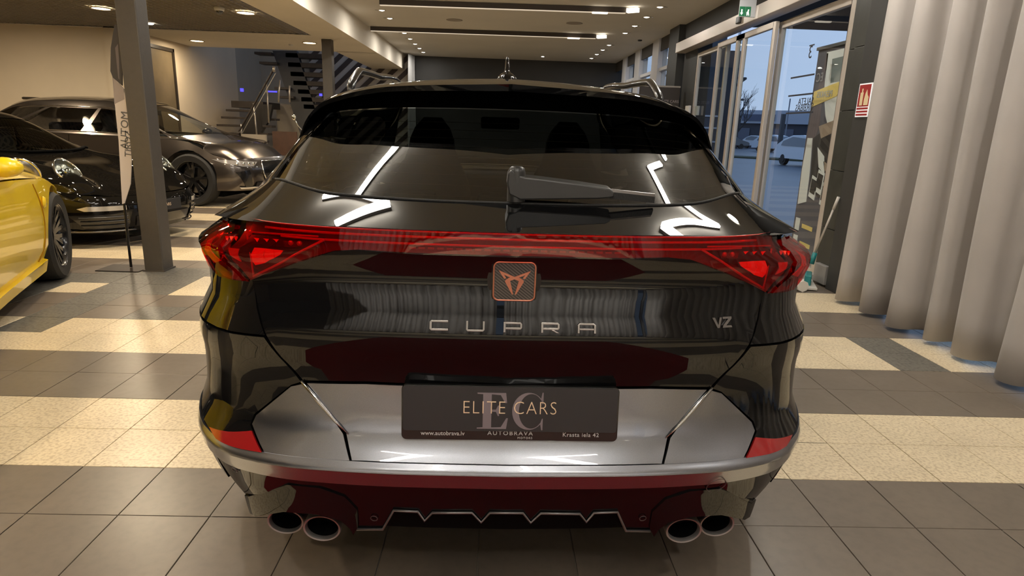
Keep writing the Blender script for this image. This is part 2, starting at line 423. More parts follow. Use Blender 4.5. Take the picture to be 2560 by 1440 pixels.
for i in range(-38, 15):
    for j in range(-29, 52):
        x, y = X0+(i+.5)*TP, Y0+(j+.5)*TP
        if x > 3.15 or x < -12.8 or y > 17.6 or y < -6.5: continue
        vis = False
        if y > .7:
            c = V3 = Vector((x, y, 0))-CAM; k = c.dot(FW)
            if k > .3:
                u_, v_ = 1280+F*c.dot(RT)/k, 720-F*c.dot(UP)/k
                vis = -120 < u_ < 2680 and v_ < 1620 and not (560 < u_ < 1960 and v_ < 1240) and (y < 9)
        cells.append((0 if vis else 1, math.hypot(x, y), i, j, x, y))
cells.sort(); rest = [MB(), MB(), MB()]
for n_, (nv, d_, i, j, x, y) in enumerate(cells):
    k = tkind(i, j)
    if nv == 0 and n_ < 298:
        o = bpy.data.objects.new('tile', TME[k]); o.location = (x, y, random.uniform(-.0004, .0004)); link(o, fl)
        if n_ % 1 == 0: o.rotation_euler = (0, 0, random.uniform(-.001, .001))
    else:
        h = TP/2-G; rest[k].add([(x-h, y-h, 0), (x+h, y-h, 0), (x+h, y+h, 0), (x-h, y+h, 0)], [(0, 1, 2, 3)])
rm = MB()
for k in range(3): rm.add(rest[k].v, rest[k].f, k)
o = rm.build('far_tiles', TM, fl, clean=False); o['kind'] = 'stuff'

# ceilings
st('ceiling', MB().box((BX, -7, CZ), (3.4, 17.5, CZ+.1)), M_ceil)
b = MB().box((-13, 11.1, SZ), (BX-.03, 13.45, SZ+.1)).box((-3.12, -7, SZ), (BX-.03, 11.1, SZ+.1)).box((BX-.03, -7, SZ), (BX+.001, 17.3, CZ+.05))
b.box((-13, 13.35, SZ+.1), (BX-.03, 13.45, 3.6))
st('trim_1', b, M_soff)
st('trim_2', MB().box((-3.3, 13.4, SZ), (BX-.03, 17.3, SZ+.1)), M_soff)
# open cell ceiling over the left bay
st('ceiling_2', MB().box((-13, -7, SZ+.16), (-3.12, 11.1, SZ+.2)), mat('dark_plenum', (.05, .045, .04), .9))
cb = MB()
k = -12.9
while k < -3.12: cb.box((k, -2, SZ+.01), (k+.012, 11.1, SZ+.05)); k += .1
k = -2
while k < 11.1: cb.box((-12.9, k, SZ+.01), (-3.12, k+.012, SZ+.05)); k += .1
o = cb.build('cell_grid', mat('grey_lattice', (.34, .31, .27), .6), bpy.data.objects['ceiling_2'], clean=False, recalc=False); o['kind'] = 'stuff'

# walls
st('wall_back', MB().box((BX, 17.3, 0), (3.6, 17.5, CZ)), M_char)
st('wall_left', MB().box((-6.5, 11.1, 0), (-6.2, 15.7, 4.6)), M_wall)
st('wall_alcove', MB().box((-13, 11.15, 0), (-6.5, 11.4, SZ+.2)), M_wall)
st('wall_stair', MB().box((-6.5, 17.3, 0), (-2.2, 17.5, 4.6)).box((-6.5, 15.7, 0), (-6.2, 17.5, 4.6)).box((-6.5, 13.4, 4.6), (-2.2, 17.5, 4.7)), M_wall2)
st('wall_far_left', MB().box((-13.2, -7, 0), (-13, 11.3, SZ+.2)), M_wall)
st('wall_behind', MB().box((-13, -7.2, 0), (-.9, -7, 3.1)).box((.9, -7.2, 0), (3.6, -7, 3.1)), mat('dim_back_wall', (.25, .22, .19), .8))
# striped wall pieces (painted diagonal boards)
M_cream = mat('pale_stripe_board', (.55, .50, .44), .7); M_brn = mat('dark_brown_stripe', (.045, .030, .026), .6)
sw = st('wall_striped', MB().box((-4.9, 17.12, 0), (-2.30, 17.25, CZ+.02)), M_cream)
k = -4.9-3.1
nn = 0
while k < -2.3:
    poly = []
    for t0 in (k, k+.115):
        for zz in (0, CZ): pass
    # board rising to the right at about 42 degrees, clipped to the wall
    def clip(x0):
        xa, za = x0, 0.; xb, zb = x0+CZ/math.tan(R_(43)), CZ
        return (xa, za), (xb, zb)
    A, B = clip(k), clip(k+.15)
    def cl(P_, Q_):
        sl = (Q_[1]-P_[1])/(Q_[0]-P_[0]); lo, hi = max(P_[0], -4.88), min(Q_[0], -2.32)
        return None if lo >= hi else ((lo, P_[1]+sl*(lo-P_[0])), (hi, P_[1]+sl*(hi-P_[0])))
    a1, b1 = cl(*A), cl(*B)
    if a1 and b1:
        sb = MB().prism([a1[0], b1[0], b1[1], a1[1]], 17.06, 17.13); o = sb.build('stripe_board', M_brn, sw)
        nn += 1
    k += .34
# dark door-wall with openings
def panel_wall():
    b = MB()
    b.box((WX, 5.45, 2.70), (WX+.22, 11.2, CZ))           # lintel
    b.box((WX, 10.16, 0), (WX+.22, 10.85, 2.72))          # jamb wall beyond the door
    b.box((WX-.10, 10.95, 0), (WX+.25, 11.55, CZ))        # projecting pilaster
    b.box((WX, 11.5, 0), (WX+.2, 17.3, 1.95))             # low wall under far windows
    return b
st('wall_right', panel_wall(), M_char)
# pier between door and curtain: stacked dark panels
M_pier = mat('olive_black_board', (.040, .042, .036), .38, noise=(6, .2), bump=(30, .05))
pier = st('trim_3', MB().box((WX+.02, 5.20, 0), (WX+.25, 5.72, CZ)), M_char)
for k in range(6):
    z0 = .0+k*.51
    MB().box((WX-.012, 5.56, z0+.003), (WX+.03, 5.70, z0+.507)).build('panel', M_pier, pier, bevel=.002)
    MB().box((WX-.05, 5.34, z0+.003), (WX+.03, 5.55, z0+.507)).build('panel', M_pier, pier, bevel=.002)
MB().box((WX-.09, 5.10, 0), (WX+.2, 5.33, CZ)).build('panel', M_char, pier, bevel=.004)
# sliding door: header, fixed frames, leaves
def frame(name, y0, y1, z0, z1, x, wd, th=.05, glass=True, parent=None, label_kind=True):
    b = MB().box((x-th/2, y0, z0), (x+th/2, y0+wd, z1)).box((x-th/2, y1-wd, z0), (x+th/2, y1, z1)).box((x-th/2, y0+wd, z1-wd), (x+th/2, y1-wd, z1)).box((x-th/2, y0+wd, z0), (x+th/2, y1-wd, z0+wd*1.1))
    o = b.build(name, M_alu, parent, bevel=.004)
    if glass: MB().box((x-.006, y0+wd, z0+wd), (x+.006, y1-wd, z1-wd)).build('glass_pane', G_win, o)
    return o
hd = st('door_1', MB().box((WX-.16, 5.66, 2.57), (WX+.02, 10.85, 2.72)), M_alu, bevel=.006)
for (y0, y1, x, wd) in ((5.74, 7.26, WX+.03, .07), (8.86, 10.16, WX+.03, .06)):
    frame('door_frame', y0, y1, .0, 2.50, x, wd, parent=hd)
for (y0, y1, x) in ((7.18, 8.33, WX-.05), (8.05, 9.02, WX-.05)):
    frame('sliding_leaf', y0, y1, .02, 2.50, x, .06, .045, parent=hd)
MB().box((WX-.19, 7.98, 2.60), (WX-.155, 8.10, 2.68)).build('motion_sensor', M_plastic, hd, bevel=.01)
for x in (WX-.075, WX+.06): MB().box((x-.02, 10.02, 1.58), (x+.02, 10.20, 1.72)).build('lock_box', mat('white_plastic', (.7,.68,.64), .4), hd, bevel=.005)
# far windows (upper band) with posts, blinds and rails
M_wpost = mat('white_window_post', (.60,.60,.62), .5); M_blind = mat('dark_roller_blind', (.055,.05,.045), .8)
wn = st('window_1', MB().box((WX+.02, 11.5, 1.93), (WX+.14, 17.3, 1.99)).box((WX+.02, 11.5, 2.44), (WX+.12, 17.3, 2.50)), M_wpost)
posts = [(12.60, 13.10), (14.25, 14.75), (15.75, 16.2)]
for (a, b_) in posts: MB().box((WX-.02, a, 1.95), (WX+.16, b_, CZ)).build('window_post', M_wpost, wn)
edges = [11.5]+[q for p in posts for q in p]+[17.3]
for a, b_ in zip(edges[::2], edges[1::2]):
    MB().box((WX+.07, a, 1.98), (WX+.08, b_, CZ)).build('glass_pane', G_win, wn)
    MB().box((WX+.01, a+.02, 2.80), (WX+.03, b_-.02, CZ)).build('roller_blind', M_blind, wn)
    MB().box((WX+.04, a+.25, 1.98), (WX+.10, a+.31, 2.46)).build('glazing_bar', M_wpost, wn)
# windows behind the long curtain
wn2 = st('window_2', MB().box((WX+.25, -6.9, 0), (WX+.33, 5.2, .08)).box((WX+.25, -6.9, 2.95), (WX+.33, 5.2, 3.03)), M_alu)
for k in range(9): MB().box((WX+.24, -6.9+k*1.5, 0), (WX+.33, -6.83+k*1.5, 3.0)).build('window_post', M_alu, wn2)
MB().box((WX+.28, -6.9, .05), (WX+.29, 5.2, 3.0)).build('glass_pane', G_win, wn2)
wn3 = st('window_3', MB().box((-.9, -7.15, 0), (.9, -7.05, .1)).box((-.9, -7.15, 2.95), (.9, -7.05, 3.1)), M_alu)
MB().box((-.9, -7.11, .1), (.9, -7.10, 2.95)).build('glass_pane', G_win, wn3)
# door in the left side wall
dr = st('door_2', MB().box((-6.20, 11.55, 0), (-6.17, 12.62, 2.46)), mat('ochre_door_leaf', (.16, .125, .075), .35, noise=(3, .15)))
MB().box((-6.19, 11.50, 0), (-6.14, 11.55, 2.52)).box((-6.19, 12.62, 0), (-6.14, 12.67, 2.52)).box((-6.19, 11.50, 2.46), (-6.14, 12.67, 2.52)).build('door_frame', mat('dark_bronze_frame', (.04,.032,.024), .4), dr)
MB().tube([(-6.10, 11.68, 1.05), (-6.13, 11.68, 1.05)], .01).tube([(-6.10, 11.68, 1.05), (-6.10, 11.82, 1.05)], .009).build('door_handle', M_chrome, dr)

# columns
def column(x0, x1, y0, y1, label):
    t = thing('column', label, 'column', ((x0+x1)/2, (y0+y1)/2, 0)); hx, hy = (x1-x0)/2, (y1-y0)/2
    MB().box((-hx, -hy, 0), (hx, hy, SZ)).build('shaft', M_col, t, bevel=.008)
    MB().box((-hx-.012, -hy-.012, 0), (hx+.012, hy+.012, .012)).build('base_plate', M_col, t)
column(-2.985, -2.825, 5.285, 5.455, 'thick grey-brown steel column standing left of the black crossover, beside the flag banner')
column(-3.07, -2.90, 11.5, 11.66, 'thinner-looking far column in front of the dark staircase')

# ceiling lights
M_bulb = mat('warm_lamp_face', (1,.9,.7), .5, emit=(1, .82, .52), es=14)
M_bulb2 = mat('white_spot_face', (1,.95,.85), .5, emit=(1, .93, .78), es=16)
M_ring = mat('cream_lamp_ring', (.62,.52,.36), .4)
places = [((-5.35, 9.15), 'round warm downlight in the lattice ceiling, left of the near column'), ((-3.40, 9.05), 'round warm downlight in the lattice ceiling, right of the dome camera'),
          ((-5.60, 12.45), 'round warm downlight in the plaster strip, above the grey car bonnet'), ((-3.44, 12.10), 'round warm downlight in the plaster strip beside the far column')]
for (x, y), lb in places:
    t = thing('downlight', lb, 'ceiling light', (x, y, SZ), group='round downlights of the left bay')
    MB().lathe([(.125, .002), (.135, -.004), (.128, -.012), (.108, -.010)], (0, 0, 0), 'z', 32).build('ring', M_ring, t, smooth=True)
    MB().lathe([(.112, -.006), (.06, -.012), (0, -.013)], (0, 0, 0), 'z', 32).build('lamp_face', M_bulb, t, smooth=True)
    l = lamp('downlight_glow', 'AREA', (0, 0, -.03), 42 if y < 11 else 24, (1, .80, .56), .2); l.parent = t
t = thing('ceiling_spot', 'tiny bright ceiling spot seen beside the near column', 'ceiling light', (-5.4, 10.45, SZ))
MB().lathe([(.05, 0), (.055, -.006), (.04, -.01), (0, -.01)], (0, 0, 0), 'z', 20).build('lamp_face', M_bulb2, t, smooth=True)
t = thing('dome_camera', 'white dome security camera on the lattice ceiling', 'camera', (-3.62, 8.75, SZ+.01))
MB().lathe([(.055, .0), (.065, -.01), (.06, -.04), (.048, -.05)], (0, 0, 0), 'z', 24).build('housing', mat('white_plastic', (0,0,0)), t, smooth=True)
MB().lathe([(.046, -.045), (.043, -.065), (.025, -.085), (0, -.09)], (0, 0, 0), 'z', 24).build('dark_dome', mat('smoked_dome', (.03,.03,.03), .08, 0, 1), t, smooth=True)
# two rows of adjustable spots
def spot(x, y, sg, lb, grp, glow):
    t = thing('adjustable_spot', lb, 'ceiling light', (x, y, CZ), group=grp)
    MB().lathe([(.050, .001), (.060, -.004), (.052, -.010), (.042, -.006)], (0, 0, 0), 'z', 20).build('ring', M_ring, t, smooth=True)
    MB().lathe([(.044, -.006), (.020, -.014), (0, -.015)], (0, 0, 0), 'z', 20).build('lamp_face', M_bulb2, t, smooth=True)
    MB().obox((sg*.085, -.01, -.004), (.02, .008, 0), (-.003, .009, 0), (0, 0, .004)).build('bracket', M_chrome, t)
    if glow: l = lamp('spot_glow', 'AREA', (0, 0, -.03), glow, (1, .94, .85), .1); l.parent = t
ord_ = ['nearest', 'second', 'third', 'fourth', 'fifth', 'sixth', 'seventh', 'eighth']
for k, y in enumerate([9.56, 10.39, 11.26, 12.08, 13.77, 14.6, 15.45, 16.31]):
    spot(2.25, y, 1, f'{ord_[k]} ceiling spot in the right-hand row by the glass doors', 'right row of ceiling spots', 9 if k % 2 == 0 else 0)
for k, y in enumerate([10.72, 11.47, 13.17, 14.0, 14.8, 15.6, 16.37]):
    spot(-1.89, y, -1, f'{ord_[k]} ceiling spot in the left-hand row beside the bulkhead', 'left row of ceiling spots', 12 if k % 2 == 0 else 0)
t = thing('ceiling_spot', 'small lone ceiling spot near the far dark wall', 'ceiling light', (1.05, 16.4, CZ))
MB().lathe([(.03, 0), (.035, -.006), (0, -.01)], (0, 0, 0), 'z', 16).build('lamp_face', M_bulb2, t, smooth=True)
# round speakers in the ceiling
for (x, y), lb in (((-.79, 11.4), 'flat round ceiling speaker left of the roof antenna'), ((1.23, 11.25), 'flat round ceiling speaker right of the roof antenna')):
    o = MB().lathe([(.135, 0), (.14, -.004), (.12, -.007), (0, -.007)], (0, 0, 0), 'z', 32).build('ceiling_speaker', mat('speaker_grille', (.33,.29,.25), .8), None, smooth=True, loc=(x, y, CZ)); tag(o, lb, 'speaker')
for (x, y), lb in (((-3.9, 12.5), 'small white smoke detector on the plaster strip'), ((2.7, 12.9), 'small dark detector on the ceiling above the far windows')):
    o = MB().lathe([(.04, 0), (.045, -.012), (.03, -.025), (0, -.027)], (0, 0, 0), 'z', 20).build('smoke_detector', mat('white_plastic', (0,0,0)) if x < 0 else M_plastic, None, smooth=True, loc=(x, y, SZ if x < 0 else CZ)); tag(o, lb, 'detector')

# linear lamps: dark profile, glowing underside
M_led = mat('led_diffuser', (1,.95,.85), .5, emit=(1, .95, .86), es=46.0)
M_cl = mat('bright_lamp_end', (1,.9,.75), .5, emit=(1, .90, .72), es=3.0)
M_dim = mat('dim_edge_glow', (.6,.5,.4), .5, emit=(1, .85, .66), es=.55)
M_prof = mat('dark_brown_profile', (.05,.038,.030), .5)
def linear(name, pts, label, grp, es=True, wd=.045, hh=.07, dh=.004, led=None):
    t = thing(name, label, 'linear light', (pts[0][0], pts[0][1], CZ-.004), group=grp); o0 = Vector(pts[0])
    for (a, b_) in zip(pts, pts[1:]):
        a, b_ = Vector(a)-o0, Vector(b_)-o0; d = (b_-a); n = Vector((-d.y, d.x)).normalized()*wd
        d2 = d.normalized()*wd*.5; a3, b3 = Vector((*(a-d2), 0)), Vector((*(b_+d2), 0)); c = (a3+b3)/2
        MB().obox(c+Vector((0, 0, -hh/2)), (b3-a3)/2, (n.x, n.y, 0), (0, 0, hh/2)).build('profile', M_prof, t)
        if es: MB().obox(c+Vector((0, 0, -hh-dh)), (b3-a3)/2*.998, (n.x*.86, n.y*.86, 0), (0, 0, dh)).build('diffuser', led or M_led, t)
    return t
linear('linear_lamp', [(-1.75, 9.85), (1.78, 9.72)], 'nearer long dark ceiling lamp profile running across the hall', 'crosswise linear lamps', wd=.030, led=M_dim)
linear('linear_lamp', [(-2.40, 12.5), (1.75, 12.38)], 'farther long dark ceiling lamp profile running across the hall', 'crosswise linear lamps', wd=.030, led=M_dim)
for (x, y, n_) in ((1.88, 9.63, 'nearer'), (1.86, 12.30, 'farther')):
    b = MB().obox((0, 0, -.05), (.07, -.05, 0), (.02, .03, 0), (0, 0, .028)); o = b.build('corner_lamp', M_cl, None, loc=(x, y, CZ)); tag(o, f'short lit corner piece at the right end of the {n_} crosswise lamp', 'linear light')
for (x, y, n_) in ((1.42, 9.70, 'nearer'), (1.35, 12.36, 'farther')):
    b = MB().box((-.11, -.03, -.098), (.11, .03, -.081)); o = b.build('lamp_insert', M_cl, None, loc=(x, y, CZ)); tag(o, f'short bright insert near the right end of the {n_} crosswise lamp', 'linear light')
for sg, nm in ((-1, 'left'), (1, 'right')):
    zz = [(1.15*sg, -1.35), (.42*sg, -1.1), (.46*sg, .6)], ([(-1.2, 2.75), (-.62, 3.6)] if sg < 0 else [(1.40, 2.75), (1.22, 3.42), (1.42, 3.62)]), ([(-1.1, 4.55), (-1.50, 4.30), (-.84, 4.11), (-1.25, 3.86)] if sg < 0 else [(1.45, 4.45), (1.92, 4.22), (1.34, 3.99), (1.55, 3.8)])
    for q, w_ in zip(zz, ('above the camera', 'over the tailgate', 'ahead of the car')):
        linear('zigzag_lamp', list(q), f'glowing ceiling lamp on the {nm} side {w_}, mirrored in the black car', 'zigzag lamps above the black car', wd=.026, hh=.02, dh=.016)

# exit sign
t = thing('exit_sign', 'small green and white exit sign hanging under the ceiling above the glass doors', 'sign', atX(1864, 20, 2.74)+Vector((0, 0, .02))); t.scale = (.72, .72, .72)
ca = atX(1848, 10, 2.66)
MB().box((-.10, -.012, -.16), (.16, .012, .10)).build('sign_box', mat('pale_sign_box', (.45,.47,.50), .5), t, bevel=.004)
MB().box((-.095, -.016, -.15), (-.005, -.011, -.01)).build('green_panel', mat('exit_green', (.01,.16,.07), .5, emit=(.0,.25,.1), es=.0), t)
MB().prism([(-.07,-.05),(-.05,-.05),(-.05,-.10),(-.035,-.10),(-.06,-.135),(-.085,-.10),(-.07,-.10)], -.018, -.016).build('arrow', mat('sign_white', (.8,.8,.8), .5, emit=(1,1,1), es=.4), t)
MB().box((.0, -.016, -.15), (.08, -.011, -.01)).build('green_panel', mat('exit_green', (0,0,0)), t)
MB().prism([(.02,-.14),(.035,-.14),(.04,-.10),(.05,-.14),(.065,-.14),(.05,-.08),(.055,-.05),(.035,-.05),(.03,-.08),(.015,-.09)], -.018, -.016).build('running_figure', mat('sign_white', (0,0,0)), t)
MB().tube([(.03, 0, .10), (.03, 0, .205)], .006).build('hanger', M_chrome, t)
# ================================================================= HERO CAR
hero = thing('car', 'black crossover with red light bar, seen from behind, filling the middle', 'car', (.047, 1.35, 0), R_(.9))
hero.matrix_basis  # location and turn are final
bpy.context.view_layer.update()
plan = [(0,0,0),(.25,.27,.006),(.5,.53,.028),(.7,.725,.082),(.85,.855,.19),(.95,.925,.31),(1.05,.967,.43),(1.2,.995,.62),(1.4,1.0,.88),(2.0,.985,1.9),(3.0,.965,3.3),(3.25,.93,3.85),(3.45,.80,4.15),(3.65,.55,4.33),(3.85,.25,4.42),(4.0,0,4.44)]
yA = [(.22,.065),(.27,.052),(.34,.034),(.42,.010),(.44,.001),(.474,-.009),(.4790,-.011),(.481,-.011),(.500,.002),(.503,.004),(.53,.024),(.555,.042),(.57,.047),(.585,.049),(.69,.060),(.70,.059),(.76,.036),(.80,.020),(.808,.019),(.87,.035),(.93,.050),(.945,.0525),(.953,.052),(.975,.044),(1.0,.034),(1.012,.031),(1.07,.031)]
wz = [(.22,.80),(.26,.85),(.31,.885),(.36,.91),(.42,.925),(.50,.930),(.56,.922),(.64,.924),(.73,.932),(.77,.920),(.80,.905),(.86,.876),(.92,.89),(.972,.912),(.995,.885),(1.02,.825),(1.07,.79)]
yB = [(.2,.0),(.55,.06),(.8,-.15),(1.1,-.5)]
H = Car(hero, plan, yA, wz, None, yB)
V = Vector
E0 = [V((a, b, c)) for a, b, c in [(0,.031,1.062),(.24,.038,1.062),(.46,.066,1.061),(.62,.115,1.059),(.74,.225,1.054)]]+[H.L(1.03, 1.020)]
rows = [E0,
 [V(p) for p in [(0,.205,1.106),(.24,.212,1.107),(.47,.26,1.113),(.645,.42,1.129),(.745,.56,1.092)]]+[H.L(1.22, 1.00)],
 [V(p) for p in [(0,.47,1.226),(.23,.475,1.226),(.45,.505,1.222),(.635,.60,1.208),(.715,.74,1.18)]]+[H.L(1.44, .99)],
 [V(p) for p in [(0,.74,1.345),(.22,.745,1.343),(.41,.76,1.336),(.585,.80,1.316),(.675,.92,1.27)]]+[H.L(1.64, .98)],
 [V(p) for p in [(0,1.02,1.442),(.20,1.02,1.439),(.39,1.03,1.422),(.55,1.06,1.395),(.645,1.14,1.335)]]+[H.L(1.80, .98)],
 [V(p) for p in [(0,1.75,1.476),(.20,1.75,1.473),(.38,1.75,1.463),(.545,1.75,1.432),(.65,1.76,1.36)]]+[H.L(2.0, .97)],
 [V(p) for p in [(0,2.45,1.44),(.20,2.44,1.438),(.38,2.42,1.43),(.53,2.38,1.41),(.62,2.36,1.34)]]+[H.L(2.36, .96)],
 [V(p) for p in [(0,3.15,1.08),(.24,3.13,1.075),(.46,3.08,1.06),(.64,2.98,1.04),(.74,2.92,1.01)]]+[H.L(2.75, .95)],
 [V(p) for p in [(0,3.85,.96),(.24,3.84,.96),(.46,3.82,.95),(.64,3.78,.93),(.74,3.72,.91)]]+[H.L(3.10, .88)],
 [V(p) for p in [(0,4.30,.80),(.2,4.28,.80),(.40,4.22,.80),(.56,4.12,.80),(.66,4.02,.80)]]+[H.L(3.3, .79)]]
H.rows = rows; H.crease = (1,)
px = H.pxL
def P(*pts): return [px(x, y) for x, y in pts]

# --- key outlines read off the photograph's left half, mirrored for the right
shut = P((628,705),(643,770),(663,838),(700,892),(752,948))
tip = shut[0]
cutb = shut[-1]
zt = 1.058
# inner black shell just behind the panels keeps gaps dark
ib = MB()
ib.grid(lambda a, b: H.L(-1.45+2.9*a, .27+.78*b, -.022), 58, 20)
ib.build('inner_shell', M_dark, hero, smooth=True)
# tailgate
tg = [(0, .682), (-.35, .683), (cutb[0]+.006, cutb[1]-.002)] + [(a+.004, z) for a, z in shut[-2::-1]] + [(tip[0]+.02, zt), (-.45, zt+.004), (0, zt+.004)]
tgf = tg + [(-a, z) for a, z in tg[-2:0:-1]]
tail = H.panel('tailgate', tgf, M_black, d=0, step=.035)
# rear quarter panels (with wheel arch)
def sy(y):  # s at which the side reaches length y
    lo, hi = 1.2, 3.3
    for _ in range(40):
        m_ = (lo+hi)/2
        if interp(H.py, m_) < y: lo = m_
        else: hi = m_
    return lo
ya, yf, Rw = .86, 3.54, .345
def arch(yc, r, n=14, z0=.30): return [(sy(yc+r*math.cos(PI-PI*k/n)), .33+r*math.sin(PI*k/n)) for k in range(n+1)]
for sg, nm in ((False, 'rear_quarter_panel'), (True, 'rear_quarter_panel')):
    side = lambda pts: pts if sg else [(-a, z) for a, z in pts][::-1]
    base = [(abs(a)+.002, z) for a, z in shut]                        # shut line, positive side
    q = [(base[0][0]-.01, base[0][1])]+base[1:3] + [(1.0, .775), (1.12, .765), (sy(.62), .74)]
    ar = arch(ya, .40); ar = [p for p in ar if p[1] > .34]
    up = [p for p in ar if p[0] >= sy(.64)]
    q += up + [(sy(1.25), .28), (sy(1.45), .28), (sy(1.55), .97), (1.62, .975), (1.42, .985), (1.20, .995), (1.03, 1.018), (base[0][0]+.04, zt-.010)]
    H.panel(nm, side(q), M_black, step=.06)
    b = [(base[2][0], base[2][1]-.006), (base[3][0], base[3][1]), (abs(cutb[0])+.002, cutb[1]-.004)]
    ins = [(abs(a), z) for a, z in P((770,948),(728,962),(636,1035),(626,1062),(640,1098))]
    b += ins
    b += [(abs(a), z) for a, z in P((655,1132),(600,1122),(548,1100))] + [(1.12, .535), (sy(.50), .50)]
    b += [p for p in ar if p[0] < sy(.63)][::1] if False else [(sy(.47), .50), (sy(.50), .60), (sy(.58), .70), (sy(.61), .735), (1.12, .758), (1.0, .768)]
    H.panel('bumper_corner', side(b), M_black, step=.035, d=.001)
    rl = [(abs(a), z) for a, z in P((632,1078),(657,1132),(600,1122),(545,1098),(528,1068),(575,1080))]
    H.panel('rear_reflector', side(rl), mat('red_reflector', (.30,.008,.010), .18, 0, 1, emit=(.6,.02,.02), es=.0), step=.02, d=.006, rim=.006)
# grey insert around the plate, split by the tailgate cut
i1 = [(0, .520), (-.30, .520)] + P((872,1088),(812,1015),(762,958)) + [(-.35, .672), (0, .671)]
i1[2] = px(885, 1150)
i1 = [(0, .5025), (-.35, .5025), px(880, 1151), px(866, 1082), px(768, 958), (-.35, .676), (0, .676)]
H.panel('bumper_insert', i1+[(-a, z) for a, z in i1[-2:0:-1]], M_grey, step=.03, d=.001)
for sg in (False, True):
    q = P((756,960),(728,966),(641,1038),(631,1060),(663,1134),(760,1148),(874,1153),(858,1085))
    H.panel('bumper_insert_corner', q, M_grey, step=.03, d=.001, mirror=sg)
    # bright raised fold along the cut
    f = [H.L(a, z, .004) for a, z in P((756,952),(800,1004),(840,1052),(872,1086))]
    if sg: f = [V((-p.x, p.y, p.z)) for p in f]
    MB().tube(f, [.004, .006, .004, .001], 8).build('fold_line', mat('polished_edge', (.5,.5,.5), .15, 1), hero, smooth=True)
# grey lip
def band(z0, z1, s1, n=36): return [(-s1+2*s1*k/n, z0) for k in range(n+1)]+[(s1-2*s1*k/n, z1) for k in range(n+1)]
H.strip('lower_lip', .4805, .500, 1.22, M_grey, d=.004)
H.strip('lower_valance', .440, .4795, 1.18, M_grey, d=.003)
# bumper side below the lip
for sg in (False, True):
    q = [(1.16, .4385), (1.20, .4385), (1.22, .478), (sy(.47), .478), (sy(.49), .30), (1.12, .27), (1.0, .30), (.88, .335), (.803, .355), (.803, .4385)]
    H.panel('bumper_side', q, M_black, step=.04, mirror=sg)
    q2 = [(1.22, .5), (sy(.46), .503), (sy(.47), .479), (1.235, .480)]
    H.panel('bumper_side_lip', q2, M_grey, step=.04, mirror=sg, d=.004)
# diffuser with fins
db = [(-.75, .335), (-.735, .29)]+P((800,1268),(862,1284),(884,1302),(893,1320),(958,1320),(985,1273),(1045,1276),(1062,1299),(1081,1279),(1180,1279),(1203,1303),(1225,1279))
dd = [(a, z) for a, z in db] + [(0, db[-1][1])]
dtop = [(-.3, .4385), (-.6, .4385), (-.80, .4385)]
poly = dd + [(-a, z) for a, z in db[::-1]] + [(.80, .4385), (.6, .4385), (.3, .4385), (0, .4385)] + dtop
H.panel('diffuser', poly, M_black, step=.03, d=0, rim=.03)
tr = [H.L(a, z, .004) for a, z in db[5:]]; tr2 = tr + [V((-p.x, p.y, p.z)) for p in tr[::-1]]
MB().tube(tr2, .0035, 6).build('diffuser_edge_trim', mat('grey_edge', (.16,.15,.15), .35, .6), hero, smooth=True)
# parking sensors and tow-hook cover
def disc_on(name, x, y, r, m, h=.004, ring=True, parent=None, ex=1.):
    a, z = px(x, y); c = H.L(a, z, h); n = (H.L(a, z, .02)-H.L(a, z)).normalized(); t = (H.L(a+.01, z)-H.L(a, z)).normalized(); b = n.cross(t)
    pts = [c+(t*math.cos(k*PI/16)*ex+b*math.sin(k*PI/16))*r for k in range(32)]
    mb = MB()
    if ring: mb.tube(pts, .0011, 5, closed=True)
    else: mb.add([c]+pts, [(0, k+1, (k+1) % 32+1) for k in range(32)])
    return mb.build(name, m, parent or hero, smooth=True)
ring_m = mat('fine_gap_edge', (.10,.08,.08), .3, .5)
disc_on('parking_sensor', 936, 1293, .0085, ring_m); disc_on('parking_sensor', 1606, 1293, .0085, ring_m)
disc_on('parking_sensor', 590, 1172, .0085, ring_m)
disc_on('tow_hook_cover', 1789, 1210, .026, ring_m)
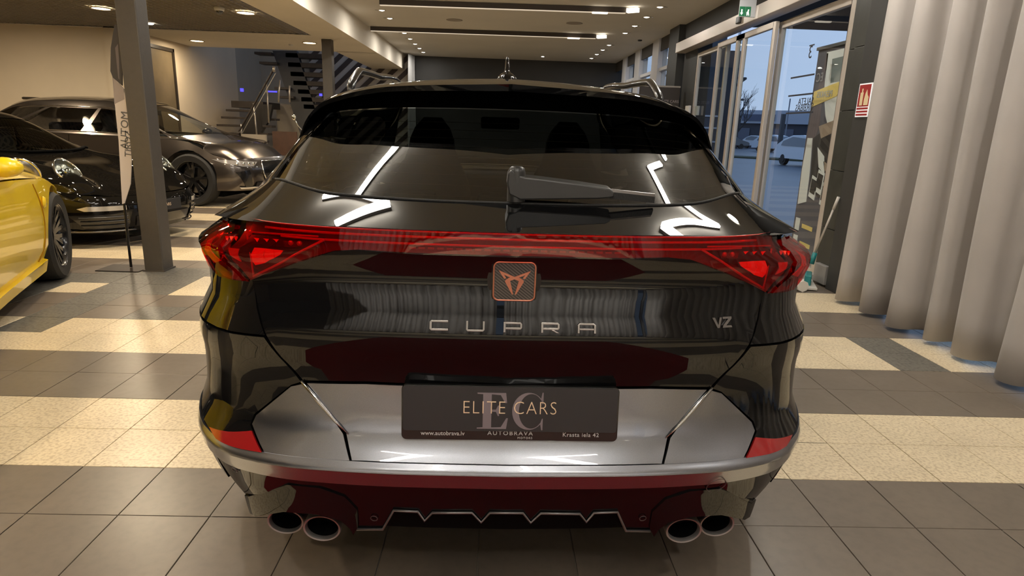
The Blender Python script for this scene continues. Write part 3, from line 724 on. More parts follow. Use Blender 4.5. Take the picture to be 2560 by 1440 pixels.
# exhaust surrounds and tips
for sg in (False, True):
    mir = (lambda p: V((-p.x, p.y, p.z))) if sg else (lambda p: p)
    top = [(-.745, .327), (-.72, .334)]+P((720,1209),(800,1217),(862,1239),(894,1272),(897,1312)); bot = [(-.745, .282), (-.72, .283)]+P((720,1262),(800,1268),(858,1284),(882,1304),(890,1320))
    n = len(top); rowsx = []
    for i in [-1]+list(range(n))+[n]:
        ii = max(0, min(n-1, i)); inner = i != ii; r = []
        for k in range(-1, 8):
            f = max(0, min(1, k/6)); a = top[ii][0]*(1-f)+bot[ii][0]*f; z = top[ii][1]*(1-f)+bot[ii][1]*f
            dd_ = -.035 if inner or k in (-1, 7) else .004+.018*f
            r.append(mir(H.L(a, z, dd_)))
        rowsx.append(r)
    vs = [p for r in rowsx for p in r]; K_ = 9; fs = [(i*K_+k, (i+1)*K_+k, (i+1)*K_+k+1, i*K_+k+1) for i in range(len(rowsx)-1) for k in range(K_-1)]
    MB().add(vs, fs).build('exhaust_surround', M_black, hero, smooth=True, shade=.6)
    x0_, x1_ = (.36, .66) if sg else (-.66, -.36)
    MB().box((x0_, .20, .22), (x1_, .34, .36)).build('exhaust_cavity', M_dark, hero, bevel=.01)
    for (x, y) in ((714, 1303), (808, 1313)):
        a, z = px(x, y); c = H.L(a, z); c.y += -.005+(.0 if x > 760 else .012); rx, rz = .0475, .036
        mb = MB(); N = 32; prof = [(1.0, .0), (1.02, -.005), (.99, -.010), (.90, -.009), (.85, -.003), (.84, .004)]
        vs = []; fs = []
        for (f, dy) in [(1.0, .14)]+prof:
            for k in range(N):
                an = 2*PI*k/N; X = rx*f*math.cos(an); Z = rz*f*math.sin(an); X, Z = X*math.cos(-.12)-Z*math.sin(-.12), X*math.sin(-.12)+Z*math.cos(-.12)
                vs.append(mir(V((c.x+X, c.y+dy-.15*X*0, c.z+Z))))
        for r in range(len(prof)):
            for k in range(N): l = (k+1) % N; fs.append((r*N+k, r*N+l, (r+1)*N+l, (r+1)*N+k))
        ti = MB().add(vs, fs).build('exhaust_tip', mat('smoked_chrome', (.34,.33,.32), .5, .9), hero, smooth=True, shade=.9)
        q = [vs[len(prof)*N+k] for k in range(N)]; q2 = [p+V((0, .06, 0)) for p in q]; MB().add(q+q2, [(k, (k+1) % N, N+(k+1) % N, N+k) for k in range(N)]+[tuple(range(N, 2*N))]).build('pipe_bore', M_dark, ti)

# --- light bar and lamps
zb0, zb1 = 1.010, 1.061
barL = P((612,560),(626,700),(700,668),(765,645),(838,625),(900,620))
bl = [(0, zb0)]+[(-.25, zb0)]+[(barL[5][0], zb0+.002)]+barL[4:0:-1]+[(barL[0][0], 1.057), (-.6, zb1-.001), (-.3, zb1), (0, zb1)]
full = bl+[(-a, z) for a, z in bl[-2:0:-1]]
M_reda = mat('deep_red_reflector', (.16,.004,.005), .25, .2, .5)
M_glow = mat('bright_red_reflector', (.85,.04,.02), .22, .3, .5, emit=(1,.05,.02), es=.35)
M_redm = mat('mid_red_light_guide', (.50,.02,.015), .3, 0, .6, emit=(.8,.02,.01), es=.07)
M_smoke = mat('dark_lamp_housing', (.05,.012,.010), .35, .2, .3)
bar = H.panel('light_bar', full, M_lens, d=.014, rim=.012, step=.03)
H.panel('bar_housing', [(a*.995, z) for a, z in full], M_reda, parent=bar, d=.003, rim=.004, step=.03)
def strip(name, pts, r, m, parent, d=.009):
    q = [H.L(a, z, d) for a, z in pts]; q2 = [V((-p.x, p.y, p.z)) for p in q]
    return MB().tube(q, r, 6).tube(q2, r, 6).build(name, m, parent, smooth=True)
full_s = [(-.62+1.24*k/30, 1.031) for k in range(31)]
MB().tube([H.L(a, z, .009) for a, z in full_s], .0028, 6).build('light_guide', M_redm, bar, smooth=True)
MB().tube([H.L(a*1.1, z+.016, .009) for a, z in full_s], .003, 6).build('light_guide', M_redm, bar, smooth=True)
MB().tube([H.L(a*1.3, z+.028, .009) for a, z in full_s], .002, 6).build('light_guide', M_redm, bar, smooth=True)
for k in range(-11, 12):
    p = H.L(k*.0235, 1.0225, .009); MB().box((p.x-.007, p.y-.002, p.z-.0022), (p.x+.007, p.y+.002, p.z+.0022)).build('brake_led', mat('dim_brake_led', (.25,.01,.01), .3, 0, .5), bar)
strip('lamp_outline', P((630,582),(700,585),(800,590)), .0022, M_redm, bar)
strip('lamp_outline', P((640,690),(700,655),(760,625),(815,598)), .003, M_redm, bar)
strip('lamp_outline', P((626,590),(634,640),(641,688)), .0022, M_redm, bar)
def facet(name, pts, m, parent, d=.008, mirror=False):
    return H.panel(name, P(*pts), m, parent=parent, d=d, rim=.003, step=.02, mirror=mirror, smooth=False)
for sg in (False, True):
    facet('lamp_chamber', ((634,588),(815,592),(760,622),(645,682)), M_smoke, bar, .006, sg)
    for q in (((642,620),(668,622),(668,652),(644,658)), ((670,622),(690,624),(690,642),(670,651)), ((692,624),(712,626),(705,634),(692,641))):
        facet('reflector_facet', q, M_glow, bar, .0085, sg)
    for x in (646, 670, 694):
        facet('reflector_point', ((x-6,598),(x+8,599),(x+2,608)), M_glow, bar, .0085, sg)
    facet('reversing_lamp', ((712,602),(762,604),(762,618),(716,618)), mat('clear_lamp_grey', (.22,.18,.17), .2, .6, .5), bar, .0075, sg)
    for x in (733, 754):
        a, z = px(x, 610); p = H.L(a, z, .0105)
        if sg: p.x = -p.x
        MB().lathe([(0, -.002), (.005, -.001), (.0062, .002)], p, 'y', 14).build('bulb_lens', mat('lamp_glass_dot', (.6,.55,.52), .15, .5), bar, smooth=True)
    # outer lamp on the quarter panel
    ol = P((603,562),(619,702),(560,688),(535,660),(519,622),(517,600),(545,574),(572,556))
    lamp_o = H.panel('tail_lamp', ol, M_lens, d=.014, rim=.012, step=.025, mirror=sg)
    H.panel('lamp_housing', [(a*.995, z*.999) for a, z in ol], M_reda, parent=lamp_o, d=.002, rim=.004, step=.03, mirror=sg)
    facet('lamp_chamber', ((562,588),(600,588),(610,652),(575,635)), M_smoke, lamp_o, .005, sg)
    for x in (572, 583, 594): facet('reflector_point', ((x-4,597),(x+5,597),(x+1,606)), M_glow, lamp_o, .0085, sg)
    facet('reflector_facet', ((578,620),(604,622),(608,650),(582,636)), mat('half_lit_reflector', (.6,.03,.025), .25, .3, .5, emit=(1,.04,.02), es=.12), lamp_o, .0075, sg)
    facet('side_reflector', ((523,605),(548,590),(556,650),(540,655)), mat('half_lit_reflector', (0,0,0)), lamp_o, .006, sg)
# --- emblem
ec = px(1284, 702); er = px(1287, 702)
def em(x, y, d): a, z = px(x+0, y); return H.L(a, z, d)
EC = H.L(0, .948, 0); ew, eh = .0455, .0455
en = (H.L(0, .948, .02)-H.L(0, .948)).normalized(); ex_ = V((1, 0, 0)); ez = ex_.cross(-en).normalized()
if ez.z < 0: ez = -ez
def rr(wd, ht, r, n=6):
    o = []
    for (cx, cz, a0) in ((wd-r, ht-r, 0), (-wd+r, ht-r, PI/2), (-wd+r, -ht+r, PI), (wd-r, -ht+r, 1.5*PI)):
        for k in range(n+1): a = a0+PI/2*k/n; o.append((cx+r*math.cos(a), cz+r*math.sin(a)))
    return o
ET = lambda p, h: EC+ex_*p[0]+ez*p[1]+en*h
MB().prism([(math.cos(k*PI/24)*.062, math.sin(k*PI/24)*.058) for k in range(48)], -.012, .004, ET).build('emblem_recess', mat('satin_black_ring', (.004,.004,.004), .35), hero)
eb = MB().prism(rr(.052, .050, .014), -.01, .010, ET).build('emblem', M_black, hero)
def twill():
    m = mat('carbon_weave', (.03,.03,.03), .35, 0, .5); n = m.node_tree; tc = n.nodes.new('ShaderNodeTexCoord'); mp = n.nodes.new('ShaderNodeMapping')
    mp.inputs['Rotation'].default_value = (0, R_(52), 0); wv = n.nodes.new('ShaderNodeTexWave'); wv.inputs['Scale'].default_value = 55; wv.bands_direction = 'X'
    r = n.nodes.new('ShaderNodeValToRGB'); r.color_ramp.elements[0].position = .35; r.color_ramp.elements[0].color = (.006,.006,.006,1); r.color_ramp.elements[1].position = .6; r.color_ramp.elements[1].color = (.085,.078,.078,1)
    n.links.new(tc.outputs['Object'], mp.inputs[0]); n.links.new(mp.outputs[0], wv.inputs[0]); n.links.new(wv.outputs[0], r.inputs[0]); n.links.new(r.outputs[0], n.nodes['Principled BSDF'].inputs['Base Color']); return m
MB().prism(rr(.046, .044, .010), .009, .0115, ET).build('emblem_plate', twill(), eb)
MB().tube([ET(p, .012) for p in rr(.0475, .0455, .012)], .0022, 8, closed=True).build('emblem_frame', M_copper, eb, smooth=True)
half = [(0,.0135),(.035,.0275),(.0225,.0075),(.0185,.009),(.0215,.0155),(.0095,.010),(.0195,.004),(.0200,.0005),(.0030,-.0290),(.0012,-.0290),(.0105,.0005),(0,.0065)]
mb = MB()
# two mirrored tribal halves
hs = [(0,.0125),(.0365,.0275),(.0235,.0075),(.0190,.0095),(.0245,.0175),(.0105,.0115),(.0205,.0050),(.0215,.0010),(.0045,-.0300),(.0020,-.0290),(.0100,.0030),(0,.0070)]
for sg in (1, -1):
    mb.prism([(sg*a, b-.001) for a, b in hs], .0105, .0145, ET)
mb.build('emblem_symbol', M_copper, eb)
# --- lettering: strokes on the tailgate
M_let = mat('grey_chrome_letters', (.42,.40,.39), .25, 1)
def stroke_letter(name, cx, cz, polys, d0=.001, d1=.006):
    base = H.L(cx/H_w(cz), cz); nrm = (H.L(cx/H_w(cz), cz, .02)-base).normalized(); tx = V((1, 0, 0)); tx = (tx-nrm*tx.dot(nrm)).normalized(); tz = nrm.cross(tx); tz = tz if tz.z > 0 else -tz
    T = lambda p, h: base+tx*p[0]+tz*p[1]+nrm*h
    mb = MB()
    for pl in polys: mb.prism(pl, d0, d1, T)
    return mb.build(name, M_let, hero, bevel=.0006)
def H_w(z): return interp(H.wz, z)
def S(x0, z0, x1, z1): return [(x0, z0), (x1, z0), (x1, z1), (x0, z1)]
a_, b_, t_ = .0215, .0120, .0048
def C_(): return [[(a_,b_),(-a_+.004,b_),(-a_,b_-.004),(-a_,-b_+.004),(-a_+.004,-b_),(a_,-b_),(a_,-b_+t_),(-a_+t_+.001,-b_+t_),(-a_+t_+.001,b_-t_),(a_,b_-t_)]]
def U_(): return [[(-a_,b_),(-a_,-b_+.004),(-a_+.004,-b_),(a_-.004,-b_),(a_,-b_+.004),(a_,b_),(a_-t_,b_),(a_-t_,-b_+t_),(-a_+t_,-b_+t_),(-a_+t_,b_)]]
def P_(): return [S(-a_,-b_,-a_+t_,b_), [(-a_+t_,b_),(a_-.004,b_),(a_,b_-.004),(a_,-.001),(a_-.004,-.005),(-a_+t_,-.005),(-a_+t_,0),(a_-t_,0),(a_-t_,b_-t_),(-a_+t_,b_-t_)]]
def R2_(): return P_()+[[(.002,-.005),(.009,-.005),(a_,-b_),(a_-.007,-b_)]]
def A_(): return [[(-a_,-b_),(-a_,b_-.005),(-a_+.006,b_),(a_-.006,b_),(a_,b_-.005),(a_,-b_),(a_-t_,-b_),(a_-t_,b_-t_),(-a_+t_,b_-t_),(-a_+t_,-b_)], S(-a_+t_,-.0045,a_-t_,-.0005)]
lz = .842
for ch, x in zip('CUPRA', (1112, 1196, 1282, 1368, 1452)):
    a, z = px(x, 817+(x-1282)*.012); xx = H.L(a, z).x
    stroke_letter('letter', xx, lz, dict(C=C_, U=U_, P=P_, R=R2_, A=A_)[ch]())
a, z = px(1803, 806); q = H.L(a, z)
bx = interp(H.px, abs(a))*H_w(z)
def badge(name, polys, dx):
    base = H.L(a, z); nrm = (H.L(a, z, .02)-base).normalized(); tx = (H.L(a+.02, z)-base).normalized(); tz = nrm.cross(tx); tz = tz if tz.z > 0 else -tz
    T = lambda p, h: base+tx*(p[0]+dx)+tz*p[1]+nrm*h
    mb = MB()
    for pl in polys: mb.prism(pl, .0, .005, T)
    return mb.build(name, M_dchrome, hero)
badge('badge_letter', [[(-.014,.012),(-.007,.012),(.001,-.006),(.006,.012),(.012,.012),(.004,-.013),(-.002,-.013)]], -.012)
badge('badge_letter', [[(-.010,.013),(.014,.013),(.014,.008),(-.002,-.008),(.012,-.008),(.014,-.013),(-.012,-.013),(-.010,-.007),(.005,.008),(-.010,.008)]], .012)
# --- number plate and holder
pc = H.root.matrix_basis.inverted() @ atY(1277, 1024, 1.392); pn = V((0, -1, .10)).normalized(); ptx = V((1, 0, 0)); ptz = pn.cross(ptx); ptz = ptz if ptz.z > 0 else -ptz
PT = lambda p, h: pc+ptx*p[0]+ptz*p[1]+pn*h
pl = MB().prism([(x, z-.0085) for x, z in rr(.262, .068, .012)], -.010, .004, PT).build('plate_holder', mat('gloss_plate_holder', (.010,.010,.010), .25, 0, .4), hero, bevel=.001)
plate = MB().prism([(x, z+.003) for x, z in rr(.2575, .0555, .006)], .004, .008, PT).build('number_plate', mat('matt_black_plate', (.022,.022,.024), .5), hero)
def pmat(x, z, h): m = basis(PT((x, z), h), ptx, pn); return m
text_obj('plate_text', 'ELITE CARS', mat('cream_print', (.85,.66,.45), .5, emit=None), pmat(-.003, .006, .0092), .0465, plate, .0004, spacing=1.12, thin=-.0009, sx=.88)
M_mauve = mat('mauve_print', (.20,.17,.19), .5)
# large serif monogram behind the name
def serifE():
    w_, h_ = .036, .045
    return [[(-w_,h_),(w_*.9,h_),(w_*.98,h_*.45),(w_*.85,h_*.45),(w_*.55,h_*.88),(-w_*.05,h_*.92),(-w_*.05,h_*.07),(w_*.25,h_*.07),(w_*.38,h_*.30),(w_*.46,h_*.30),(w_*.46,-h_*.28),(w_*.38,-h_*.28),(w_*.25,-h_*.05),(-w_*.05,-h_*.05),(-w_*.05,-h_*.92),(w_*.6,-h_*.90),(w_*.95,-h_*.40),(w_*1.06,-h_*.40),(w_*.95,-h_),(-w_,-h_),(-w_,-h_*.94),(-w_*.62,-h_*.92),(-w_*.62,h_*.92),(-w_,h_*.94)]]
def serifC():
    o = []; n = 26
    pt = lambda t, f: (lambda a: ((.040+.0 )*math.cos(a)*(1-f)+(.006+.030*math.cos(a))*f, .0465*math.sin(a)*(1-f)+.0435*math.sin(a)*f))(R_(42+276*t))
    for k in range(n): o.append([pt(k/n, 0), pt((k+1)/n, 0), pt((k+1)/n, 1), pt(k/n, 1)])
    o.append([(.0315, .047), (.0345, .047), (.0345, .018), (.0325, .018), (.0285, .030)]); o.append([(.0315, -.047), (.0345, -.047), (.0345, -.018), (.0325, -.018), (.0285, -.030)])
    return o
for nm, pls, cx in (('plate_monogram', serifE(), -.045), ('plate_monogram', serifC(), .043)):
    mb = MB()
    for q in pls: mb.prism([(x+cx, z-.001) for x, z in q], .0078, .0086, PT)
    mb.build(nm, M_mauve, plate)
M_wp = mat('white_print', (.55,.55,.55), .5)
text_obj('holder_text', 'www.autobrava.lv', M_wp, pmat(-.163, -.0605, .0046), .0145, pl, .0003, thin=.0001)
text_obj('holder_text', 'AUTOBRAVA', M_wp, pmat(.0, -.0585, .0046), .0145, pl, .0003, spacing=1.25, sx=1.1)
text_obj('holder_text', 'MOTORS', M_wp, pmat(.036, -.0700, .0046), .0075, pl, .0003, spacing=1.3)
text_obj('holder_text', 'Krasta iela 42', M_wp, pmat(.172, -.0605, .0046), .0145, pl, .0003, spacing=1.1)

# --- upper body
T_ = len(rows)-1
def k_rear(t, v): return 1.0 < t < 3.0 and v < 3.05-.10*(t-1)**2*0
def k_shield(t, v): return 6.05 < t < 6.97 and v < 3.6
def k_side(t, v): return 4.15 < v < 4.85 and 1.9+.0*v < t < 6.3 and not (3.15 < t < 3.35) and not (4.9 < t < 5.05)
H.upart('roof_and_pillars', M_black, lambda t, v: not (k_rear(t, v) or k_shield(t, v) or k_side(t, v)), 14, 12)
H.upart('rear_window', G_rear, k_rear, 10, 10, d=-.003)
H.upart('windshield', G_clear, k_shield, 8, 8, d=-.003)
H.upart('side_window', G_tint, k_side, 10, 20, both=-1, d=-.003); H.upart('side_window', G_tint, k_side, 10, 20, both=1, d=-.003)
# seam along the bottom of the rear window
MB().tube([H.U(1.0, -3.05+6.1*k/40, .001) for k in range(41)], .0035, 6).build('window_seal', M_rubber, hero, smooth=True)
# dark band on the glass edge
H.upart('glass_border', mat('ceramic_black_border', (.004,.004,.004), .1, 0, 1), lambda t, v: 1.0 < t < 2.9 and 2.8 < v < 3.05, 10, 20, d=-.006)
# heating wires
hw = MB()
for k in range(9):
    t = 1.12+k*.19; pts = [H.U(t, -2.7+5.4*j/24, -.005) for j in range(25)]; hw.tube(pts, .0006, 4)
hw.build('heating_wires', mat('bronze_wire', (.10,.07,.04), .5), hero)
# spoiler
def spo(u, f, lay):
    # u in [-1,1] across, f in [0,1] rear edge -> roof
    a = abs(u)
    ex = interp([(0,0),(.55,.36),(.8,.57),(.92,.632),(1,.672)], a); ey = interp([(0,.615),(.55,.640),(.8,.68),(.92,.70),(1,.735)], a); ez_ = interp([(0,1.415),(.55,1.397),(.8,1.350),(.92,1.300),(1,1.235)], a)
    b = H.U(lin([(0,4.05),(.8,3.8),(.92,3.3),(1,2.7)], a), lin([(0,0),(.55,2.1),(.8,3.1),(.92,3.7),(1,4.0)], a), .006)
    p0 = V((ex, ey, ez_)); p = p0.lerp(V((b.x, b.y, b.z)), f)
    p.z += .012*math.sin(PI*f)*(1-a*.3)
    if lay: p = V((p.x, p.y+.006, p.z-.020*(1-.5*a)-.03*f*(1-a)))
    return V((p.x*(1 if u >= 0 else -1), p.y, p.z))
NU, NF = 72, 8; sm = MB()
ua = lambda i: -1+2*i/NU
vs = []
for i in range(NU+1):
    for lay, rng in ((0, range(NF, -1, -1)), (1, range(0, NF+1))):
        for j in rng: vs.append(spo(ua(i), j/NF, lay))
K = 2*(NF+1); fs = []
for i in range(NU):
    for k in range(K-1): fs.append((i*K+k, (i+1)*K+k, (i+1)*K+k+1, i*K+k+1))
sm.add(vs, fs).build('roof_spoiler', M_black, hero, smooth=True, shade=.7)
# roof rails
for sg in (1, -1):
    pts = []; N = 40
    for k in range(N+1):
        f = k/N; t = 4.1+2.1*f; b = H.U(t, 3.5); h = .088*min(1, math.sin(PI*f)*2.2)**.6 if 0 < f < 1 else 0
        pts.append(V((sg*(b.x), b.y, b.z+h-.004)))
    mb = MB().tube(pts, [.006]+[.015]*(N-1)+[.006], 12); mb.build('roof_rail', M_rim, hero, smooth=True)
# antenna
ac = H.U(4.25, 0); ac.x = .0
an = MB(); prof = [(.043, 0), (.045, .010), (.038, .026), (.026, .036), (.015, .042), (.011, .052), (.008, .085), (.005, .098), (0, .101)]
vs = []; fs = []; N = 24
for r, h in prof:
    for k in range(N):
        q = 2*PI*k/N; vs.append((ac.x+r*math.cos(q)*.9, ac.y+.02+r*math.sin(q)*1.7+h*.1, ac.z-.004+h))
for i in range(len(prof)-1):
    for k in range(N): l = (k+1) % N; fs.append((i*N+k, i*N+l, (i+1)*N+l, (i+1)*N+k))
an.add(vs, fs).build('roof_antenna', M_black, hero, smooth=True)
# --- wiper
iv = hero.matrix_basis.inverted()
def wq(x, y, Y=1.545): p = iv @ atY(x, y, Y); return (p.x, p.z)
yw = .190
wf = [wq(x, y) for x, y in ((1272,486),(1267,458),(1270,434),(1279,424),(1296,437),(1312,443),(1350,447),(1450,460),(1525,472),(1536,481),(1536,494),(1500,498),(1300,500))]
def WT(p, h): return V((p[0], yw+h+(p[1]-1.11)*.05, p[1]+h*.10))
wa = MB().prism(wf, 0, .046, WT).build('wiper_arm', M_plastic, hero, bevel=.004)
hb = [wq(1291+22*math.cos(k*PI/10), 431+0*math.sin(k*PI/10)) for k in range(20)]
c0 = V((wq(1293, 428)[0], yw+.024, wq(1293, 428)[1])); 
MB().lathe([(0, .012), (.012, .011), (.019, .006), (.0215, -.004), (.0225, -.075)], c0, 'z', 24).build('wiper_hub', M_plastic, wa, smooth=True)
e0 = V((wq(1530, 478)[0], yw+.02, wq(1530, 478)[1])); e1 = V((wq(1645, 492)[0], yw+.035, wq(1645, 492)[1]))
MB().obox((e0+e1)/2, (e1-e0)/2, (0, .006, 0), (0, 0, .0045)).build('wiper_tip', M_dchrome, wa, bevel=.001)
MB().obox((e0+e1)/2+V((0, -.004, -.011)), (e1-e0)/2, (0, .004, 0), (0, 0, .008)).build('wiper_blade', M_rubber, wa)
# --- interior
for xc in (-.37, .37):
    def seat(a, b, xc=xc):
        # rounded integrated headrest back
        wv = lin([(0, .25), (.35, .24), (.6, .20), (.75, .13), (.9, .115), (1, .05)], b); z = .55+.78*b
        an_ = 2*PI*a; return V((xc+wv*math.cos(an_), 1.95+.25*b+.055*math.sin(an_), z))
    MB().grid(seat, 20, 14).build('front_seat', M_seat, hero, smooth=True)
def bench(a, b):
    return V((-.62+1.24*a, 1.10+.08*b, .55+.42*b+.03*math.sin(a*3*PI)**2*(b > .9)))
MB().box((-.62, 1.15, .45), (.62, 1.30, .93)).build('rear_bench', M_seat, hero, bevel=.03)
for xc in (-.38, 0, .38): MB().box((xc-.11, 1.20, .93), (xc+.11, 1.28, 1.03)).build('rear_headrest', M_seat, hero, bevel=.03)
MB().box((-.66, .35, .93), (.66, 1.12, .95)).build('parcel_shelf', M_seat, hero)
MB().box((-.70, 2.75, .80), (.70, 3.05, 1.00)).build('dashboard', M_seat, hero, bevel=.03)
MB().box((-.11, 2.30, 1.28), (.11, 2.33, 1.345)).build('interior_mirror', M_seat, hero, bevel=.012)
MB().box((-.74, .4, .12), (.74, 4.0, .30)).build('underbody', M_dark, hero, bevel=.02)
MB().box((-.70, .22, .24), (.70, .40, .60)).build('rear_crash_bar', M_dark, hero)
# --- side and front skins, wheels
for sg in (False, True):
    side = lambda pts: [(a, z) for a, z in pts] if sg else [(-a, z) for a, z in pts][::-1]
    H.panel('rear_door', side([(sy(1.46), .28), (sy(2.08), .28), (sy(2.08), .965), (sy(1.56), .968)]), M_black, step=.12)
    H.panel('front_door', side([(sy(2.09), .28), (sy(3.02), .28), (sy(3.02), .955), (sy(2.09), .965)]), M_black, step=.12)
    ar = arch(yf, .40)[::-1]; ar = [p for p in ar if p[1] > .3]
    H.panel('front_wing', side([(sy(3.03), .28)]+[(sy(3.13), .33)]+ar[::-1][:0]+[(p[0], p[1]) for p in arch(yf, .40) if p[1] > .34]+[(3.40, .30), (4.0, .28), (4.0, .76), (3.45, .79), (3.25, .83), (3.1, .86), (2.75, .945), (sy(3.03), .95)]), M_black, step=.12)
    for yc in (ya, yf):
        wheel(hero, ((1 if sg else -1)*.80, yc, Rw-.0), Rw, .22, 1 if sg else -1)
    x = .93 if sg else -.93
    MB().lathe([(0, -.09), (.06, -.08), (.085, -.03), (.085, .03), (.06, .05)], (x*1.06, 2.75, 1.03), 'y', 16).build('door_mirror', M_black, hero, smooth=True)
# ================================================================= OTHER CARS (front = detailed end, y runs backwards along the car)
def simple_car(root, Lg, Wd, st_, paint, glass, ywheels, R, belt, plan=None, yA=None, wz=None, tire_w=.24, detail=True, rim=None, step=.12, side_t=(3.2, 6.6), pillars=(), shield=(2.05, 3.0), rear=(7.05, 8.0), cutouts=(), zlow=.22, spokes=5, glass_side=None, wside=(1, -1)):
    hw = Wd/2
    plan = plan or [(0,0,0),(.25,.27,.01),(.5,.53,.05),(.7,.73,.12),(.85,.86,.22),(.95,.93,.33),(1.05,.97,.47),(1.2,.99,.70),(1.5,1.0,1.1),(2.2,1.0,Lg*.5),(2.9,1.0,Lg-1.0),(3.1,.97,Lg-.50),(3.3,.85,Lg-.20),(3.6,.55,Lg-.05),(4.0,0,Lg)]
    yA = yA or [(.2,.12),(.3,.03),(.5,0),(.62,.03),(.75,.12)]
    wz = wz or [(.2,hw*.92),(.35,hw*.985),(.6,hw),(.8,hw*.985),(.95,hw*.96)]
    c = Car(root, plan, yA, wz, None, [(.2,.0),(.6,.0),(.9,-.15)])
    def sy(y):
        lo, hi = 1.1, 3.6
        for _ in range(40):
            m_ = (lo+hi)/2
            if interp(c.py, m_) < y: lo = m_
            else: hi = m_
        return lo
    c.sy = sy
    rows = []
    for r in st_:
        pts, sb, zb = r; rows.append([Vector(p) for p in pts]+[c.L(sb if isinstance(sb, float) else sy(sb), zb)])
    c.rows = rows
    def arch(yc, r, n=12): return [(sy(yc+r*math.cos(PI-PI*k/n)), R+r*math.sin(PI*k/n)) for k in range(n+1)]
    bl = lambda a: interp(belt, a)
    for sg in (1, -1):
        ra = R+.055
        p = [(.0, zlow), (.9, zlow), (sy(ywheels[0]-ra), zlow)]
        p += arch(ywheels[0], ra)+[(sy(ywheels[0]+ra), zlow-.02), (sy(ywheels[1]-ra), zlow-.02)]+arch(ywheels[1], ra)+[(sy(ywheels[1]+ra), zlow), (4.0, zlow+.1)]
        top = [(4.0-4.0*k/30, bl(4.0-4.0*k/30)) for k in range(31)]
        poly = p+top
        if sg < 0: poly = [(-a, z) for a, z in poly][::-1]
        c.panel('body_side', poly, paint, step=step, rim=.015)
    T = len(rows)-1
    ks = lambda t, v: side_t[0] < t < side_t[1] and 4.2 < v < 4.9 and all(abs(t-q) > .06 for q in pillars)
    ksh = lambda t, v: shield[0] < t < shield[1] and v < 3.7
    kr = lambda t, v: rear[0] < t < rear[1] and v < 3.4
    c.upart('roof_and_bonnet', paint, lambda t, v: not (ks(t, v) or ksh(t, v) or kr(t, v)), 10, 10)
    c.upart('windshield', G_clear if detail else glass, ksh, 8, 8, d=-.004)
    c.upart('rear_window', glass, kr, 6, 6, d=-.004)
    c.upart('side_window', glass_side or glass, ks, 10, 10, d=-.004, both=1); c.upart('side_window', glass_side or glass, ks, 10, 10, d=-.004, both=-1)
    for i, yw in enumerate(ywheels):
        for sd in wside: wheel(root, (sd*(hw-.125), yw, R), R, tire_w, sd, rim, spokes)
    MB().box((-hw+.2, .5, .14), (hw-.2, Lg-.4, R*1.2)).build('underbody', M_dark, root)
    return c

# ---- grey crossover, parked across the left bay
M_jag = mat('warm_grey_metallic', (.10,.086,.076), .28, .85, 1, noise=(700,.06))
gx = Vector((-4.55, 9.3))
jag = thing('car', 'grey metallic crossover parked sideways by the beige wall, nose pointing right', 'car', (-3.52, 10.27, 0), R_(82))
J = [([(0,.10,.72),(.25,.11,.72),(.5,.15,.715),(.66,.22,.71),(.76,.32,.70)], .95, .70),
     ([(0,.45,.93),(.25,.45,.925),(.5,.48,.91),(.68,.52,.90),(.80,.60,.87)], .80+.35, .83),
     ([(0,1.05,1.04),(.25,1.06,1.035),(.5,1.10,1.02),(.68,1.14,1.01),(.80,1.18,1.0)], 1.20, .95),
     ([(0,2.05,1.50),(.22,2.06,1.495),(.42,2.08,1.48),(.55,2.12,1.45),(.64,2.10,1.39)], 2.02, .985),
     ([(0,2.6,1.555),(.22,2.6,1.55),(.42,2.6,1.535),(.57,2.6,1.50),(.66,2.6,1.43)], 2.6, 1.0),
     ([(0,3.3,1.55),(.22,3.3,1.545),(.42,3.3,1.53),(.57,3.3,1.49),(.66,3.3,1.42)], 3.2, 1.01),
     ([(0,3.9,1.47),(.22,3.9,1.465),(.42,3.9,1.45),(.55,3.9,1.42),(.64,3.85,1.35)], 3.75, 1.03),
     ([(0,4.5,1.15),(.22,4.5,1.15),(.42,4.48,1.14),(.6,4.45,1.12),(.70,4.4,1.10)], 4.1, 1.05),
     ([(0,4.66,1.05),(.22,4.66,1.05),(.42,4.64,1.05),(.6,4.60,1.04),(.70,4.5,1.03)], 4.3, 1.02)]
belt = [(0,.72),(.6,.715),(.95,.70),(1.15,.83),(1.3,.93),(1.6,.97),(2.2,.985),(3.0,1.02),(3.3,1.03),(4.0,1.03)]
jc = simple_car(jag, 4.68, 1.90, J, M_jag, G_tint, (.88, 3.87), .385, belt, tire_w=.25, side_t=(2.35, 5.9), pillars=(3.55, 4.75), shield=(2.02, 3.0), rear=(6.1, 7.0), glass_side=thin_glass('side_glass', (.72,.72,.72)), wside=(1, -1), zlow=.24,
   plan=[(0,0,0),(.25,.25,.008),(.5,.50,.03),(.7,.70,.08),(.85,.83,.16),(.95,.90,.26),(1.05,.95,.40),(1.2,.985,.66),(1.5,1.0,1.1),(2.2,1.0,2.3),(2.9,1.0,3.7),(3.1,.97,4.2),(3.3,.85,4.48),(3.6,.55,4.63),(4.0,0,4.68)])
